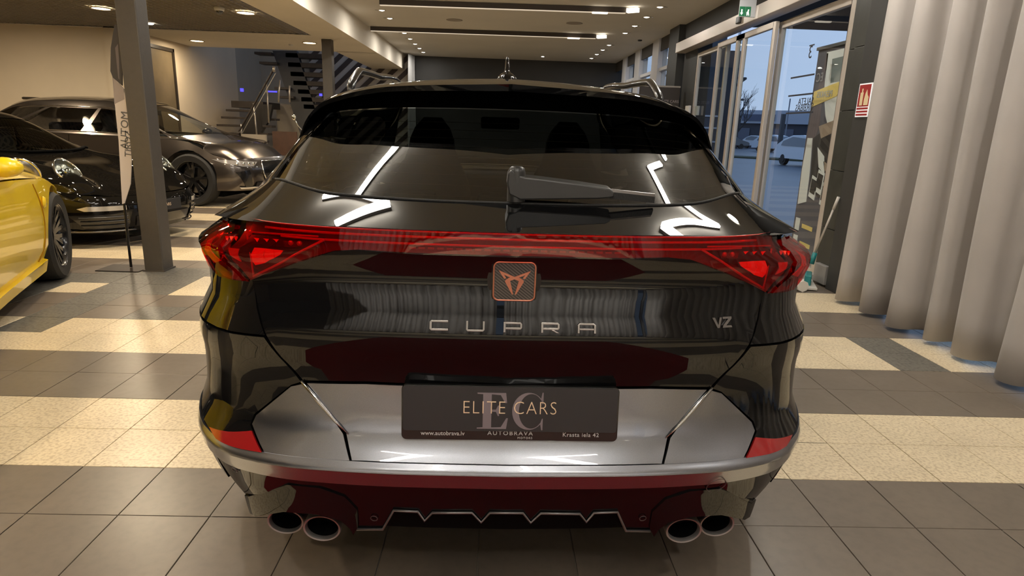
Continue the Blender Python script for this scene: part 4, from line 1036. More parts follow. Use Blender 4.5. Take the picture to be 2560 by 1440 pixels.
for sg in (1, -1):
    m = sg < 0
    jc.panel('headlamp', [(.50,.66),(.62,.60),(.80,.60),(1.02,.655),(1.10,.70),(.85,.685)], mat('clear_headlamp', (.45,.43,.42), .12, .7, 1, emit=(1,.9,.75), es=.10), d=.008, rim=.01, step=.05, mirror=m)
    for k in range(4): 
        p = jc.L(sg*(.60+.09*k), .635, .018); MB().lathe([(0, -.01), (.022, -.004), (.026, .01)], p, 'y', 12).build('lamp_reflector', M_chrome, jag, smooth=True)
    jc.panel('air_intake', [(.66,.30),(.78,.30),(.92,.52),(.72,.55)], M_rim, d=.006, rim=.01, step=.06, mirror=m)
    jc.panel('lower_lamp_strip', [(.45,.275),(.85,.275),(.87,.295),(.45,.295)], mat('silver_strip', (.75,.73,.70), .3, .6), d=.010, rim=.01, step=.06, mirror=m)
gr = [(-.40,.66),(-.44,.50),(-.36,.38),(.36,.38),(.44,.50),(.40,.66)]
jc.panel('grille', gr, M_rim, d=.008, rim=.01, step=.06)
MB().tube([jc.L(a, z, .014) for a, z in gr], .012, 8, closed=True).build('grille_frame', M_chrome, jag, smooth=True)
jc.panel('lower_intake', [(-.62,.25),(.62,.25),(.58,.36),(-.58,.36)], M_rim, d=.008, rim=.01, step=.08)
for sg in (1, -1):
    mb = MB()
    mb.grid(lambda a, b: Vector((sg*(1.02+.115*math.sin(PI*b)*math.cos(2*PI*a)), 1.78+.07*math.sin(PI*b)*math.sin(2*PI*a), 1.045+.085*-math.cos(PI*b)*.8)), 16, 10); mb.tube([(sg*.86, 1.78, .985), (sg*.97, 1.78, 1.0)], .02)
    mb.build('door_mirror', M_jag, jag, smooth=True)
    # door lines, handles, window trim
    for s_, z0, z1 in ((jc.sy(1.72), .30, .95), (jc.sy(2.78), .26, .98), (jc.sy(3.5), .60, .99)):
        MB().tube([jc.L(sg*s_, z0+(z1-z0)*k/8, .0015) for k in range(9)], .004, 4).build('door_gap', M_dark, jag)
    MB().tube([jc.U(2.3+3.65*k/30, sg*4.92, .006) for k in range(31)], .009, 6).tube([jc.U(2.35+3.5*k/30, sg*4.15, .006) for k in range(31)], .009, 6).build('window_trim', M_chrome, jag, smooth=True)
MB().box((-.10, 3.95, 1.475), (.10, 4.25, 1.52)).build('roof_fin', M_jag, jag, bevel=.02)
for xc in (-.38, .38):
    MB().grid(lambda a, b: Vector((xc+lin([(0,.22),(.6,.2),(.70,.07),(.76,.12),(.95,.12),(1,.06)], b)*math.cos(2*PI*a), 2.45+.12*b+.07*math.sin(2*PI*a), .55+.80*b)), 16, 12).build('front_seat', M_seat, jag, smooth=True)
MB().box((-.6, 3.2, .5), (.6, 3.4, 1.15)).build('rear_bench', M_seat, jag, bevel=.05)
MB().box((-.65, 1.35, .75), (.65, 1.65, 1.02)).build('dashboard', M_seat, jag, bevel=.04)
MB().box((-.12, 1.98, 1.30), (.12, 2.02, 1.38)).build('interior_mirror', M_seat, jag, bevel=.01)

# ---- black sports coupe, nose towards the camera
M_bk2 = mat('deep_black_paint', (.006,.0055,.005), .3, 0, .75, 0.)
pors = thing('car', 'black sports coupe with round chrome-rimmed headlamp, between the yellow and grey cars', 'car', (-3.50, 6.75, 0), R_(77))
def sport_rows(k=0.):
    return [([tuple((a, b, c+(k if i_ >= 3 else k*.5)*(1 if b < 2 else .6)) for i_, (a, b, c) in enumerate(r_)) for r_ in [r[0]]][0], r[1], r[2]+k*(.8 if r[1] < 2.2 else .5)) for r in _sport()]
def _sport():
    return [([(0,.12,.50),(.25,.13,.50),(.5,.17,.505),(.64,.23,.53),(.74,.33,.53)], .95, .55),
     ([(0,.50,.63),(.25,.50,.63),(.44,.50,.645),(.62,.46,.715),(.78,.50,.68)], 1.06, .62),
     ([(0,.95,.75),(.25,.95,.75),(.46,.97,.765),(.63,1.0,.815),(.79,1.05,.76)], 1.18, .68),
     ([(0,1.38,.86),(.25,1.40,.86),(.48,1.46,.875),(.62,1.55,.89),(.76,1.6,.85)], 1.6, .78),
     ([(0,2.05,1.215),(.2,2.06,1.21),(.38,2.10,1.195),(.50,2.14,1.16),(.58,2.14,1.10)], 2.10, .83),
     ([(0,2.55,1.29),(.2,2.55,1.285),(.38,2.55,1.27),(.51,2.55,1.23),(.60,2.55,1.15)], 2.55, .85),
     ([(0,3.2,1.20),(.2,3.2,1.195),(.36,3.2,1.18),(.48,3.2,1.14),(.60,3.15,1.06)], 3.1, .87),
     ([(0,3.85,.98),(.2,3.85,.975),(.36,3.85,.96),(.52,3.85,.93),(.74,3.8,.90)], 3.6, .86),
     ([(0,4.3,.82),(.25,4.3,.82),(.45,4.28,.81),(.62,4.22,.80),(.78,4.1,.80)], 3.95, .80),
     ([(0,4.45,.65),(.25,4.45,.65),(.45,4.42,.65),(.62,4.35,.65),(.76,4.22,.65)], 4.15, .66)]
sbelt = [(0,.50),(.6,.505),(.95,.55),(1.06,.62),(1.2,.69),(1.5,.77),(2.2,.83),(2.9,.87),(3.2,.80),(4.0,.66)]
splan = [(0,0,0),(.25,.26,.02),(.5,.50,.07),(.7,.69,.16),(.85,.82,.28),(.95,.89,.41),(1.05,.94,.56),(1.2,.985,.85),(1.5,1.0,1.3),(2.2,.985,2.3),(2.9,1.02,3.5),(3.1,1.0,4.0),(3.3,.87,4.28),(3.6,.55,4.43),(4.0,0,4.48)]
pc_ = simple_car(pors, 4.48, 1.82, sport_rows(), M_bk2, G_tint, (.98, 3.42), .34, sbelt, plan=splan, yA=[(.15,.06),(.3,.0),(.42,0),(.52,.06),(.65,.16)], side_t=(3.5, 6.4), pillars=(4.95,), shield=(3.03, 4.0), rear=(6.1, 7.0), zlow=.15)
def oval_lamp(car, root, t, v, parts, rx=.145, rz=.095):
    for sg in parts:
        c = car.U(t, sg*v, .0); n = (car.U(t, sg*v, .03)-c).normalized(); n = (n*.75+Vector((sg*.12, -.66, 0))).normalized()
        up = Vector((0, .75, .65)); up = (up-n*up.dot(n)).normalized(); rt = up.cross(n)
        T = lambda r, a, h: c+rt*(rx*.72*r*math.cos(a))+up*(rx*1.02*r*math.sin(a))+n*h
        N = 32
        MB().tube([T(1.0, 2*PI*k/N, .012) for k in range(N)], .011, 8, closed=True).build('headlamp_rim', M_chrome, root, smooth=True)
        vs = [T(r, 2*PI*k/N, h) for r, h in ((1.0, .0), (.9, -.035), (.4, -.055)) for k in range(N)]; fs = [(i*N+k, i*N+(k+1) % N, (i+1)*N+(k+1) % N, (i+1)*N+k) for i in range(2) for k in range(N)]+[tuple(2*N+k for k in range(N))]
        MB().add(vs, fs).build('headlamp_bowl', mat('grey_lamp_bowl', (.22,.21,.20), .25, .7), root, smooth=True)
        vs = [T(r, 2*PI*k/N, h) for r, h in ((.97, .012), (.8, .035), (.45, .05)) for k in range(N)]; MB().add(vs, [(i*N+k, i*N+(k+1) % N, (i+1)*N+(k+1) % N, (i+1)*N+k) for i in range(2) for k in range(N)]+[tuple(2*N+k for k in range(N))]).build('headlamp_glass', G_clear, root, smooth=True)
        for k in range(6):
            a = 2*PI*k/6; q = T(.55, a, -.02); MB().lathe([(0, -.012), (.02, -.004), (.024, .008)], q, 'y', 12).build('lamp_reflector', mat('glinting_reflector', (.8,.78,.72), .15, 1, emit=(1,.9,.7), es=.6), root, smooth=True)
        q = T(0, 0, .0); MB().lathe([(0, -.03), (.03, -.02), (.036, .0)], q, 'y', 16).build('projector_lens', M_chrome, root, smooth=True)
oval_lamp(pc_, pors, 1.15, 3.15, (1, -1))
for sg in (1, -1):
    m = sg < 0
    pc_.panel('air_intake', [(.50,.20),(.88,.20),(.96,.33),(.50,.35)], M_rim, d=.006, rim=.01, step=.07, mirror=m)
    for z in (.235, .275, .315): MB().tube([pc_.L(sg*(.52+.38*k/8), z, .012) for k in range(9)], .006, 5).build('intake_slat', M_plastic, pors)
    pc_.panel('position_lamp', [(.52,.375),(.86,.375),(.90,.40),(.84,.42),(.52,.42)], mat('clear_lamp_strip', (.75,.73,.70), .15, .6, .5), d=.014, rim=.01, step=.05, mirror=m)
    MB().tube([pc_.L(sg*(.42+.55*k/10), .175, .02) for k in range(11)], .008, 6).build('lip_trim', M_dchrome, pors, smooth=True)
pc_.panel('lower_intake', [(-.42,.20),(.42,.20),(.42,.30),(-.42,.30)], M_rim, d=.006, rim=.01, step=.07)
plp = pc_.L(-.08, .385, .02)
pp = MB().box((plp.x-.26, plp.y-.008, plp.z-.055), (plp.x+.26, plp.y+.004, plp.z+.055)).build('number_plate', mat('matt_black_plate', (0,0,0)), pors)
text_obj('plate_text', 'ELITE CARS', mat('cream_print', (0,0,0)), basis((plp.x, plp.y-.009, plp.z), (1, 0, 0), (0, -1, 0)), .045, pp, .0004)
for q in (.5,): MB().grid(lambda a, b: Vector((.35+.2*math.cos(2*PI*a)*(1-.4*b), 2.35+.1*b+.06*math.sin(2*PI*a), .4+.68*b)), 12, 8).build('front_seat', M_seat, pors, smooth=True)
MB().tube([pc_.U(1.25+.9*k/10, -.0+2.2, .004) for k in range(11)], .003, 4).build('bonnet_gap', M_dark, pors)
MB().tube([pc_.U(3.04, -3.5+7*k/20, .012) for k in range(21)], .014, 6).build('wiper_cowl', M_dark, pors)

# ---- yellow sports car: nose away from the camera, only its right front corner is in view
M_yel = mat('bright_yellow_paint', (.98,.67,.008), .30, 0, 1)
yc = thing('car', 'bright yellow sports car cut off by the left edge, front right wheel visible', 'car', (-4.68, 5.53, 0), R_(203))
yk = simple_car(yc, 4.48, 1.88, sport_rows(.06), M_yel, G_tint, (.98, 3.42), .345, [(a, z+.045) for a, z in sbelt], plan=splan, yA=[(.15,.06),(.3,.0),(.42,0),(.52,.06),(.65,.16)], side_t=(3.5, 6.4), pillars=(4.95,), shield=(3.03, 4.0), rear=(6.1, 7.0), zlow=.17, spokes=10)
oval_lamp(yk, yc, 1.15, 3.15, (1, -1))
for sg in (1, -1):
    MB().grid(lambda a, b: Vector((sg*(.93+.10*math.sin(PI*b)*math.cos(2*PI*a)), 2.14+.07*math.sin(PI*b)*math.sin(2*PI*a), .955-.062*math.cos(PI*b))), 16, 10).tube([(sg*.72, 2.1, .90), (sg*.90, 2.14, .93)], .018).build('door_mirror', M_yel, yc, smooth=True)
    MB().tube([yk.L(sg*yk.sy(1.55-.10*math.sin(PI*k/14)), .22+.58*k/14, .0015) for k in range(15)], .004, 5).build('door_gap', mat('amber_gap', (.35,.17,.0), .6), yc)
    q = yk.L(sg*yk.sy(1.42), .66, .012); MB().lathe([(0, sg*.012), (.03, sg*.008), (.042, -sg*.004)], q, 'x', 20).build('side_repeater', M_yel, yc, smooth=True)
    yk.panel('side_skirt', [(yk.sy(1.40), .15), (yk.sy(2.9), .15), (yk.sy(2.9), .23), (yk.sy(1.40), .25)], M_yel, d=.03, rim=.04, step=.1, mirror=(sg < 0))

# ---- red carpet on the floor where the photographer stands; the black paint mirrors it
o = MB().box((-.86, -.70, 0), (.90, 1.42, .008)).build('red_carpet', mat('red_carpet_pile', (.21,.003,.006), .95, noise=(200,.1)), None, bevel=.003); tag(o, 'red carpet on the floor behind the black crossover, mirrored in its tailgate', 'carpet')
# ================================================================= PROPS
# long grey curtain on the right, turning round behind the camera
def fabric():
    m = mat('grey_curtain_fabric', (.40, .37, .345), .85, noise=(3, .05)); n = m.node_tree; b = n.nodes['Principled BSDF']
    gi = n.nodes.new('ShaderNodeTexCoord'); w1 = n.nodes.new('ShaderNodeTexNoise'); w1.inputs['Scale'].default_value = 450
    bp = n.nodes.new('ShaderNodeBump'); bp.inputs['Strength'].default_value = .15; bp.inputs['Distance'].default_value = .002
    n.links.new(gi.outputs['Object'], w1.inputs['Vector']); n.links.new(w1.outputs[0], bp.inputs['Height']); n.links.new(bp.outputs[0], b.inputs['Normal'])
    b.inputs['Sheen Weight'].default_value = .2; return m
M_cur = fabric()
def curtain(name, path, z0, z1, wl, amp, label, grp=None, seed=1, m=None, waist=0.):
    rnd = random.Random(seed); L_ = sum((Vector(b)-Vector(a)).length for a, b in zip(path, path[1:]))
    ph = []; s_ = 0
    while s_ < L_: d_ = wl*rnd.uniform(.7, 1.35); ph.append((s_, d_, amp*rnd.uniform(.6, 1.25))); s_ += d_
    NS = int(L_/.022); NZ = 14
    def base(s_):
        for a, b in zip(path, path[1:]):
            a, b = Vector(a), Vector(b); l = (b-a).length
            if s_ <= l or b == Vector(path[-1]): d = (b-a).normalized(); return a+d*s_, Vector((-d.y, d.x))
            s_ -= l
    vs = []
    for i in range(NS+1):
        s_ = L_*i/NS; q = next((p for p in reversed(ph) if p[0] <= s_+1e-9)); f = (s_-q[0])/q[1]; nx = next((p for p in ph if p[0] > q[0]), q); A = q[2]+(nx[2]-q[2])*f
        p, n = base(s_); wv = math.cos(2*PI*f); wv = (abs(wv)**1.15)*(1 if wv > 0 else -1)
        for k in range(NZ+1):
            g = k/NZ; z = z0+(z1-z0)*g; am = A*(1.0-.45*g)*(1+.12*math.sin(3*g+q[0]*5)); dr = .03*math.sin(q[0]*7+g*2.3)*(1-g); side = .02*math.sin(2*PI*f*.5+g*3)
            c = p+n*(wv*am+dr); t = Vector((n.y, -n.x)); c = c+t*(side*(1-g)+.25*q[1]*math.sin(4*PI*f)*.25)
            vs.append(Vector((c.x, c.y, z+(.006*math.cos(2*PI*f) if k == 0 else 0))))
    fs = [(i*(NZ+1)+k, (i+1)*(NZ+1)+k, (i+1)*(NZ+1)+k+1, i*(NZ+1)+k+1) for i in range(NS) for k in range(NZ)]
    o = MB().add(vs, fs).build(name, m or M_cur, None, smooth=True, clean=False); md = o.modifiers.new('cloth_thickness', 'SOLIDIFY'); md.thickness = .004
    return tag(o, label, 'curtain', grp)
curtain('curtain', [(2.91, 5.03), (2.91, 3.0), (2.93, -4.3)], .035, 2.985, .30, .115, 'tall grey floor-length curtain hanging in deep folds along the right side', seed=5)
curtain('curtain', [(2.86, -4.7), (.16, -4.7)], .04, 2.985, .19, .085, 'grey curtain behind the camera, right of the narrow light gap', seed=8)
curtain('curtain', [(.02, -4.75), (-3.6, -4.75)], .04, 2.985, .19, .085, 'grey curtain behind the camera, left of the narrow light gap', seed=9)
r_ = MB().tube([(2.9, 5.2, 3.008), (2.93, -4.4, 3.008)], .012).build('curtain_rail', M_char); tag(r_, 'dark rail carrying the long grey curtain', 'rail')
r_ = MB().tube([(2.8, -4.72, 3.008), (-3.7, -4.72, 3.008)], .012).build('curtain_rail', M_char); tag(r_, 'dark rail carrying the curtains behind the camera', 'rail')
curtain('curtain', [(-2.28, 16.6), (-2.2, 17.2)], .03, 3.0, .10, .03, 'narrow bunch of pale grey curtain in the far corner beside the striped wall', seed=3, m=mat('pale_curtain', (.42,.42,.42), .8))

# flag banner on a foot plate, left column
t = thing('flag_banner', 'tall feather flag with dark top and white lower part, standing left of the near column', 'banner', (-3.17, 5.36, 0))
MB().box((-.20, -.13, 0), (.16, .13, .008)).build('foot_plate', mat('dark_steel', (.05,.04,.035), .4, .6), t, bevel=.002)
fy = 0.
def fpx(x, y): p = atY(x, y, 5.36); return (p.x+3.17, p.z)
base_p = fpx(326, 668); bend = [fpx(326, 668), fpx(318, 600), fpx(311, 530), fpx(303, 470), fpx(297, 350), fpx(286, 230), fpx(282, 150), fpx(286, 90)]
MB().tube([(a, .012, b) for a, b in bend], [.011]*3+[.008]*5, 8).build('pole', M_rim, t, smooth=True)
def flagpart(name, pts, m, off=0.):
    q = [fpx(x, y) for x, y in pts]; return MB().prism(q, -.004+off, .004-off*0).build(name, m, t) if False else MB().prism(q, -.004-off, .004+off).build(name, m, t)
M_fw = mat('pale_lilac_fabric', (.62,.56,.54), .8)
flagpart('white_field', ((281,180),(290,285),(297,350),(306,510),(312,508),(327,460),(330,400),(318,262),(316,240)), M_fw)
flagpart('mauve_field', ((281,178),(287,262),(291,258),(312,248),(310,222),(282,192)), mat('mauve_fabric', (.33,.29,.29), .8), .001)
flagpart('dark_field', ((287,62),(278,120),(277,178),(283,194),(306,214),(306,120),(300,62)), mat('dark_plum_fabric', (.055,.05,.052), .7), .002)
flagpart('dark_swirl', ((289,120),(293,160),(297,196),(300,200),(299,150),(296,110)), mat('plum_swirl', (.15,.13,.135), .7), .003)
M_ink = mat('dark_grey_print', (.10,.10,.11), .6)
c1 = fpx(313, 326); c2 = fpx(322, 360)
for s_, (cx, cz), sz in (('AUTOM', c1, .085), ('TIRDZ', c2, .075)):
    text_obj('flag_text', s_, M_ink, basis((cx, -.0065, cz), (.13, 0, 1), (0, -1, 0)), sz, t, .001)

# staircase: lower flight, landing, upper flight on a central beam
M_tread = mat('dark_wood_tread', (.035, .026, .020), .5, noise=(12, .2)); M_beam = mat('anthracite_beam', (.045, .046, .048), .5); M_post = mat('brushed_steel_post', (.45,.42,.38), .35, .8)
stc = thing('staircase', 'open dark staircase with steel posts, beyond the grey crossover', 'staircase', (-5.2, 14.2, 0))
def sp(x, y, Y): p = atY(x, y, Y); return Vector((p.x+5.2, p.y-14.2, p.z))
low = [((538,330),(612,334)), ((549,310),(620,313)), ((560,291),(628,294)), ((572,273),(640,276))]
for k in range(7):
    z = .22+.185*k; x0, y0 = -.85-.0*k, -.9+.30*k
    pass
# lower flight: rises to the left and away
for k in range(8):
    a = sp(686-18.2*k*1.0, 428-19*k, 13.2+.25*k)
    L0 = sp(628-12.6*k*1.0+0, 338-19.8*k+19.8*1, 13.4+.2*k) if k > 0 else None
for (x0, x1, y, Y) in ((536,604,330,13.6), (548,614,310,13.8), (559,624,291,14.0), (571,636,273,14.2)):
    a, b = sp(x0, y, Y), sp(x1, y+1, Y); MB().box((a.x, a.y-.14, a.z-.045), (b.x, a.y+.14, a.z)).build('tread', M_tread, stc, bevel=.004)
for (x0, x1, y, Y) in ((641,663,370,13.3), (645,667,351,13.4), (650,676,332,13.5), (662,684,313,13.7), (675,694,296,13.9)):
    a, b = sp(x0, y, Y), sp(x1, y, Y); MB().box((a.x, a.y-.14, a.z-.045), (b.x, a.y+.14, a.z)).build('tread', M_tread, stc, bevel=.004)
a, b = sp(582, 252, 14.4), sp(650, 256, 14.4); MB().box((a.x, a.y-.1, a.z-.14), (b.x+.1, a.y+1.0, a.z)).build('landing', M_tread, stc, bevel=.004)
a0, a1 = sp(622, 400, 13.5), sp(658, 262, 14.2)
MB().prism([(sp(x, y, 13.8).x, sp(x, y, 13.8).z) for x, y in ((608,340),(640,262),(690,262),(682,300),(636,372),(605,366))], -.62, -.50).build('under_stair_panel', mat('black_panel', (.012,.010,.009), .5), stc)
MB().prism([(sp(x, y, 14.4).x, sp(x, y, 14.4).z) for x, y in ((667,122),(728,122),(800,345),(742,345))], .55, .70).build('central_beam', M_beam, stc)
for (x0, x1, y) in ((726,822,136), (732,826,159), (738,828,182), (745,832,204), (756,836,225), (764,838,244), (770,842,262)):
    a, b = sp(x0, y, 15.1), sp(x1, y+2, 15.1); MB().box((a.x, .55, a.z-.10), (b.x, .85, a.z)).build('tread', M_tread, stc, bevel=.004)
for (x0, x1, y) in ((648,690,133), (660,704,157), (697,735,219), (706,744,241)):
    a, b = sp(x0, y, 14.9), sp(x1, y+1, 14.9); MB().box((a.x, .40, a.z-.05), (b.x, .75, a.z)).build('tread', M_tread, stc, bevel=.004)
for (x0, x1, y0, y1) in ((760,842,298,310),): pass
# pale wall cheek under the upper flight and half wall
MB().box((sp(694,300,15.6).x, 1.35, 0), (sp(840,300,15.6).x, 1.45, sp(760,262,15.6).z)).build('half_wall', M_wall2, stc)
# balustrade
posts_ = [((603,310),(605,352)), ((634,258),(645,368)), ((667,209),(672,308)), ((700,200),(696,256)), ((724,214),(724,256))]
for (p, q) in posts_:
    a, b = sp(*p, 13.3), sp(*q, 13.3); MB().tube([a, b], .018, 8).build('baluster', M_post, stc, smooth=True)
a, b = sp(598, 328, 13.2), sp(686, 170, 13.2); MB().obox((a+b)/2, (b-a)/2, (.02, .0, .012), (0, .03, 0)).build('handrail', M_tread, stc, bevel=.004)
MB().obox((a+b)/2+Vector((.04, 0, -.07)), (b-a)/2*.95, (.010, .0, .006), (0, .015, 0)).build('lower_rail', M_post, stc)
c = sp(685, 173, 13.15); MB().tube([c+Vector((0, 0, -.05)), c+Vector((0, 0, .05))], .03).build('rail_end', M_post, stc, smooth=True)
for (x, y, Y, w_, h_, lb) in ((605,225,14.6,.07,.07,'small square blue light on the stair wall, left of the handrail'), (680,229,14.6,.22,.03,'thin blue light strip behind the stair handrail'), (802,237,14.2,.06,.05,'small blue light right of the stair beam, by the far column')):
    p = atY(x, y, Y); o = MB().box((-w_/2, -.02, -h_/2), (w_/2, .01, h_/2)).build('blue_light', mat('blue_glow', (.02,.02,.5), .5, emit=(.06,.05,1), es=2.2), None, loc=p, bevel=.004); tag(o, lb, 'light')
p = atY(700, 340, 12.6); o = MB().box((-.20, -.02, 0), (.27, .02, 1.08)).build('wood_partition', mat('red_brown_wood', (.075,.035,.020), .5, noise=(6,.2)), None, loc=(p.x+.06, 12.6, 0)); tag(o, 'brown wooden partition behind the motorcycle', 'partition')
o = MB().box((-.26, -.03, 0), (.22, .03, 1.0)).build('pale_partition', mat('beige_board', (.36,.32,.26), .7), None, loc=(-4.82, 12.9, 0)); tag(o, 'pale beige half-height panel between stairs and brown partition', 'partition')

# motorcycle, mostly hidden behind the black crossover
mt = thing('motorcycle', 'black motorcycle with chrome mirror, half hidden behind the crossover\'s left side', 'motorcycle', (-2.62, 9.0, 0), R_(-22))
for (y, R) in ((-.1, .32), (1.4, .32)):
    tb = MB().lathe([(R*.62, -.055), (R*.85, -.07), (R, -.03), (R, .03), (R*.85, .07), (R*.62, .055), (R*.62, -.055)], (0, 0, 0), 'x', 36).build('tyre', M_rubber, mt, smooth=True, shade=.7); tb.location = (0, y, R)
    MB().lathe([(.04, -.05), (R*.62, -.03), (R*.62, .03), (.04, .05)], (0, 0, 0), 'x', 24).build('rim', M_rim, tb, smooth=True)
for s_ in (-1, 1):
    MB().tube([(s_*.10, -.1, .32), (s_*.11, .22, 1.02)], .025).build('fork', M_chrome, mt, smooth=True)
    MB().tube([(0, .30, 1.06), (s_*.18, .24, 1.08), (s_*.38, .36, 1.06)], .014).build('handlebar', M_chrome, mt, smooth=True)
    MB().tube([(s_*.24, .28, 1.08), (s_*.34, .20, 1.22), (s_*.36, .16, 1.30)], .008, 6).build('mirror_stem', M_chrome, mt, smooth=True)
    MB().grid(lambda a, b, s_=s_: Vector((s_*.37+.042*math.sin(PI*b)*math.cos(2*PI*a), .15+.02*math.sin(PI*b)*math.sin(2*PI*a), 1.335-.04*math.cos(PI*b))), 14, 8).build('mirror', M_chrome, mt, smooth=True)
MB().grid(lambda a, b: Vector((.115*math.sin(PI*b)*math.cos(2*PI*a), .10+.11*math.sin(PI*b)*math.sin(2*PI*a), 1.08-.12*math.cos(PI*b))), 18, 12).build('headlight_fairing', M_plastic, mt, smooth=True)
MB().grid(lambda a, b: Vector((.17*math.sin(PI*b)*math.cos(2*PI*a), .65+.32*-math.cos(PI*b), .90+.13*math.sin(PI*b)*math.sin(2*PI*a))), 16, 12).build('fuel_tank', M_black, mt, smooth=True)
MB().box((-.14, .85, .74), (.14, 1.5, .84)).build('saddle', M_seat, mt, bevel=.04)
MB().box((-.20, .35, .32), (.20, .85, .72)).build('engine', M_dchrome, mt, bevel=.05)
MB().tube([(0, .25, .95), (0, .4, .75), (0, .95, .70), (0, 1.4, .32)], .04).build('frame', M_dark, mt, smooth=True)

# roll-up advertising banner at the right-hand door glass
bx_ = 3.24
def bp(x, y): p = atX(x, y, bx_); return (p.y, p.z)
rb = thing('rollup_banner', 'tall roll-up banner with white van picture and gold label at the glass door', 'banner', (bx_, 5.95, 0), 0)
def bq(y, z, h): return Vector((h*.01, y-5.95, z))
y0, y1 = bp(1978, 600)[0], 5.72
zt_ = bp(2050, 127)[1]
y0 = bp(2050, 127)[0]; yb0 = bp(1985, 560)[0]; y1 = bp(2112, 98)[0]; y1 = min(y1, 5.95)
ylo, yhi = min(y0, y1), max(y0, y1)
W_b = .80; yhi = bp(2048, 130)[0]; ylo = yhi-W_b
def quad(name, pts, m, h, parent=rb):
    vs = [Vector((-.006-h*.0012, yhi-5.95-u*W_b, v*zt_)) for u, v in pts]+[Vector((.0, yhi-5.95-u*W_b, v*zt_)) for u, v in pts]; n = len(pts)
    return MB().add(vs, [tuple(range(n)), tuple(range(2*n-1, n-1, -1))]+[(i, (i+1) % n, (i+1) % n+n, i+n) for i in range(n)]).build(name, m, parent)
quad('banner_sheet', ((0,.02),(1,.02),(1,1),(0,1)), mat('plum_grey_banner', (.11,.10,.125), .5, noise=(3,.1)), 0)
MB().box((-.03, ylo-5.95, zt_), (.01, yhi-5.95, zt_+.03)).build('top_bar', mat('banner_bar', (.12,.11,.11), .4), rb)
MB().box((-.10, ylo-6.0, .0), (.08, yhi-5.93, .09)).build('cassette', M_alu, rb, bevel=.01)
M_van = mat('van_white_print', (.90,.88,.88), .5); M_pd = mat('dark_print', (.045,.035,.032), .5); M_pt = mat('tan_print', (.42,.31,.24), .5); M_gold = mat('gold_label_print', (.95,.70,.22), .5)
quad('picture', ((.22,.985),(.98,.985),(.98,.60),(.60,.62),(.42,.70),(.30,.80)), M_van, 1)
quad('picture', ((.38,.95),(.95,.955),(.95,.85),(.42,.845)), mat('grey_screen_print', (.22,.25,.25), .4), 2)
quad('picture', ((.0,.62),(.22,.98),(.26,.98),(.30,.66),(.10,.40),(.0,.40)), mat('mauve_panel_print', (.16,.12,.13), .5), 1)
quad('picture', ((.20,.60),(.95,.72),(.95,.36),(.55,.33),(.30,.38)), M_pd, 3)
quad('picture', ((.30,.655),(.90,.70),(.92,.655),(.70,.63),(.40,.60)), M_pt, 4)
quad('picture', ((.05,.60),(.18,.60),(.24,.44),(.26,.30),(.04,.28),(.02,.45)), M_van, 4)
quad('picture', ((.35,.56),(.55,.52),(.62,.44),(.45,.47)), M_van, 5)
quad('picture', ((.55,.50),(.90,.46),(.88,.43),(.60,.46)), M_pt, 5)
for a, b in ((.30,.36),(.44,.39),(.60,.335)):
    quad('polaroid_print', ((a,b-.03),(a+.16,b-.045),(a+.19,b+.055),(a+.03,b+.07)), M_van, 6); quad('polaroid_photo', ((a+.02,b-.01),(a+.15,b-.02),(a+.165,b+.045),(a+.035,b+.055)), M_pd, 7)
quad('gold_label', ((.05,.745),(.62,.785),(.70,.815),(.62,.845),(.05,.815)), M_gold, 6)
text_obj('label_text', 'PIESAKIES', mat('white_print', (0,0,0)), basis((-.018, yhi-5.95-.34*W_b, .797*zt_), (0, 1, 0), (1, 0, 0)) @ Matrix.Rotation(0, 4, 'Z'), .085, rb, .001, sx=.85)
text_obj('monogram', 'EC', mat('faded_print', (.35,.32,.33), .6), basis((-.018, yhi-5.95-.16*W_b, .875*zt_), (0, 1, 0), (1, 0, 0)), .12, rb, .001)
for b in (.185, .10):
    for k in range(1): quad('white_sticker', ((.05,b-.03),(.17,b-.03),(.17,b+.03),(.05,b+.03)), M_van, 3)
    quad('caption', ((.24,b-.012),(.52,b-.016),(.52,b+.004),(.24,b+.008)), M_gold, 3)

# opening-hours lettering on the door glass (meant to be read from outside)
gy = lambda x, y: atX(x, y, WX+.022)
dec = thing('glass_lettering', 'dark opening-hours lettering on the wide door glass, reading from outside', 'sign', (WX+.022, 6.5, 1.6))
def dm(x, y): p = gy(x, y); return basis((p.x-(WX+.022)-.0, p.y-6.5, p.z-1.6), (0, 1, 0), (1, 0, 0))
M_dec = mat('dark_vinyl', (.03,.035,.05), .5)
text_obj('letters', '3', M_dec, dm(2026, 132), .17, dec, .001); p = gy(2030, 113)
MB().box((-.002, p.y-6.5-.05, p.z-1.6-.006), (.002, p.y-6.5+.05, p.z-1.6+.006)).build('bar', M_dec, dec)
for (xa, ya_, xb, yb_) in ((1977,196,2036,185), (1971,241,2032,233), (1965,284,2032,280)):
    a, b = gy(xa, ya_), gy(xb, yb_); zc = (a.z+b.z)/2-1.6; MB().box((-.002, min(a.y, b.y)-6.5, zc-.008), (.002, max(a.y, b.y)-6.5+.0, zc+.008)).build('bar', M_dec, dec)
text_obj('letters', 'SALETA', M_dec, dm(2014, 254), .095, dec, .001); text_obj('letters', 'VIRBIBAS', M_dec, dm(2010, 270), .095, dec, .001)

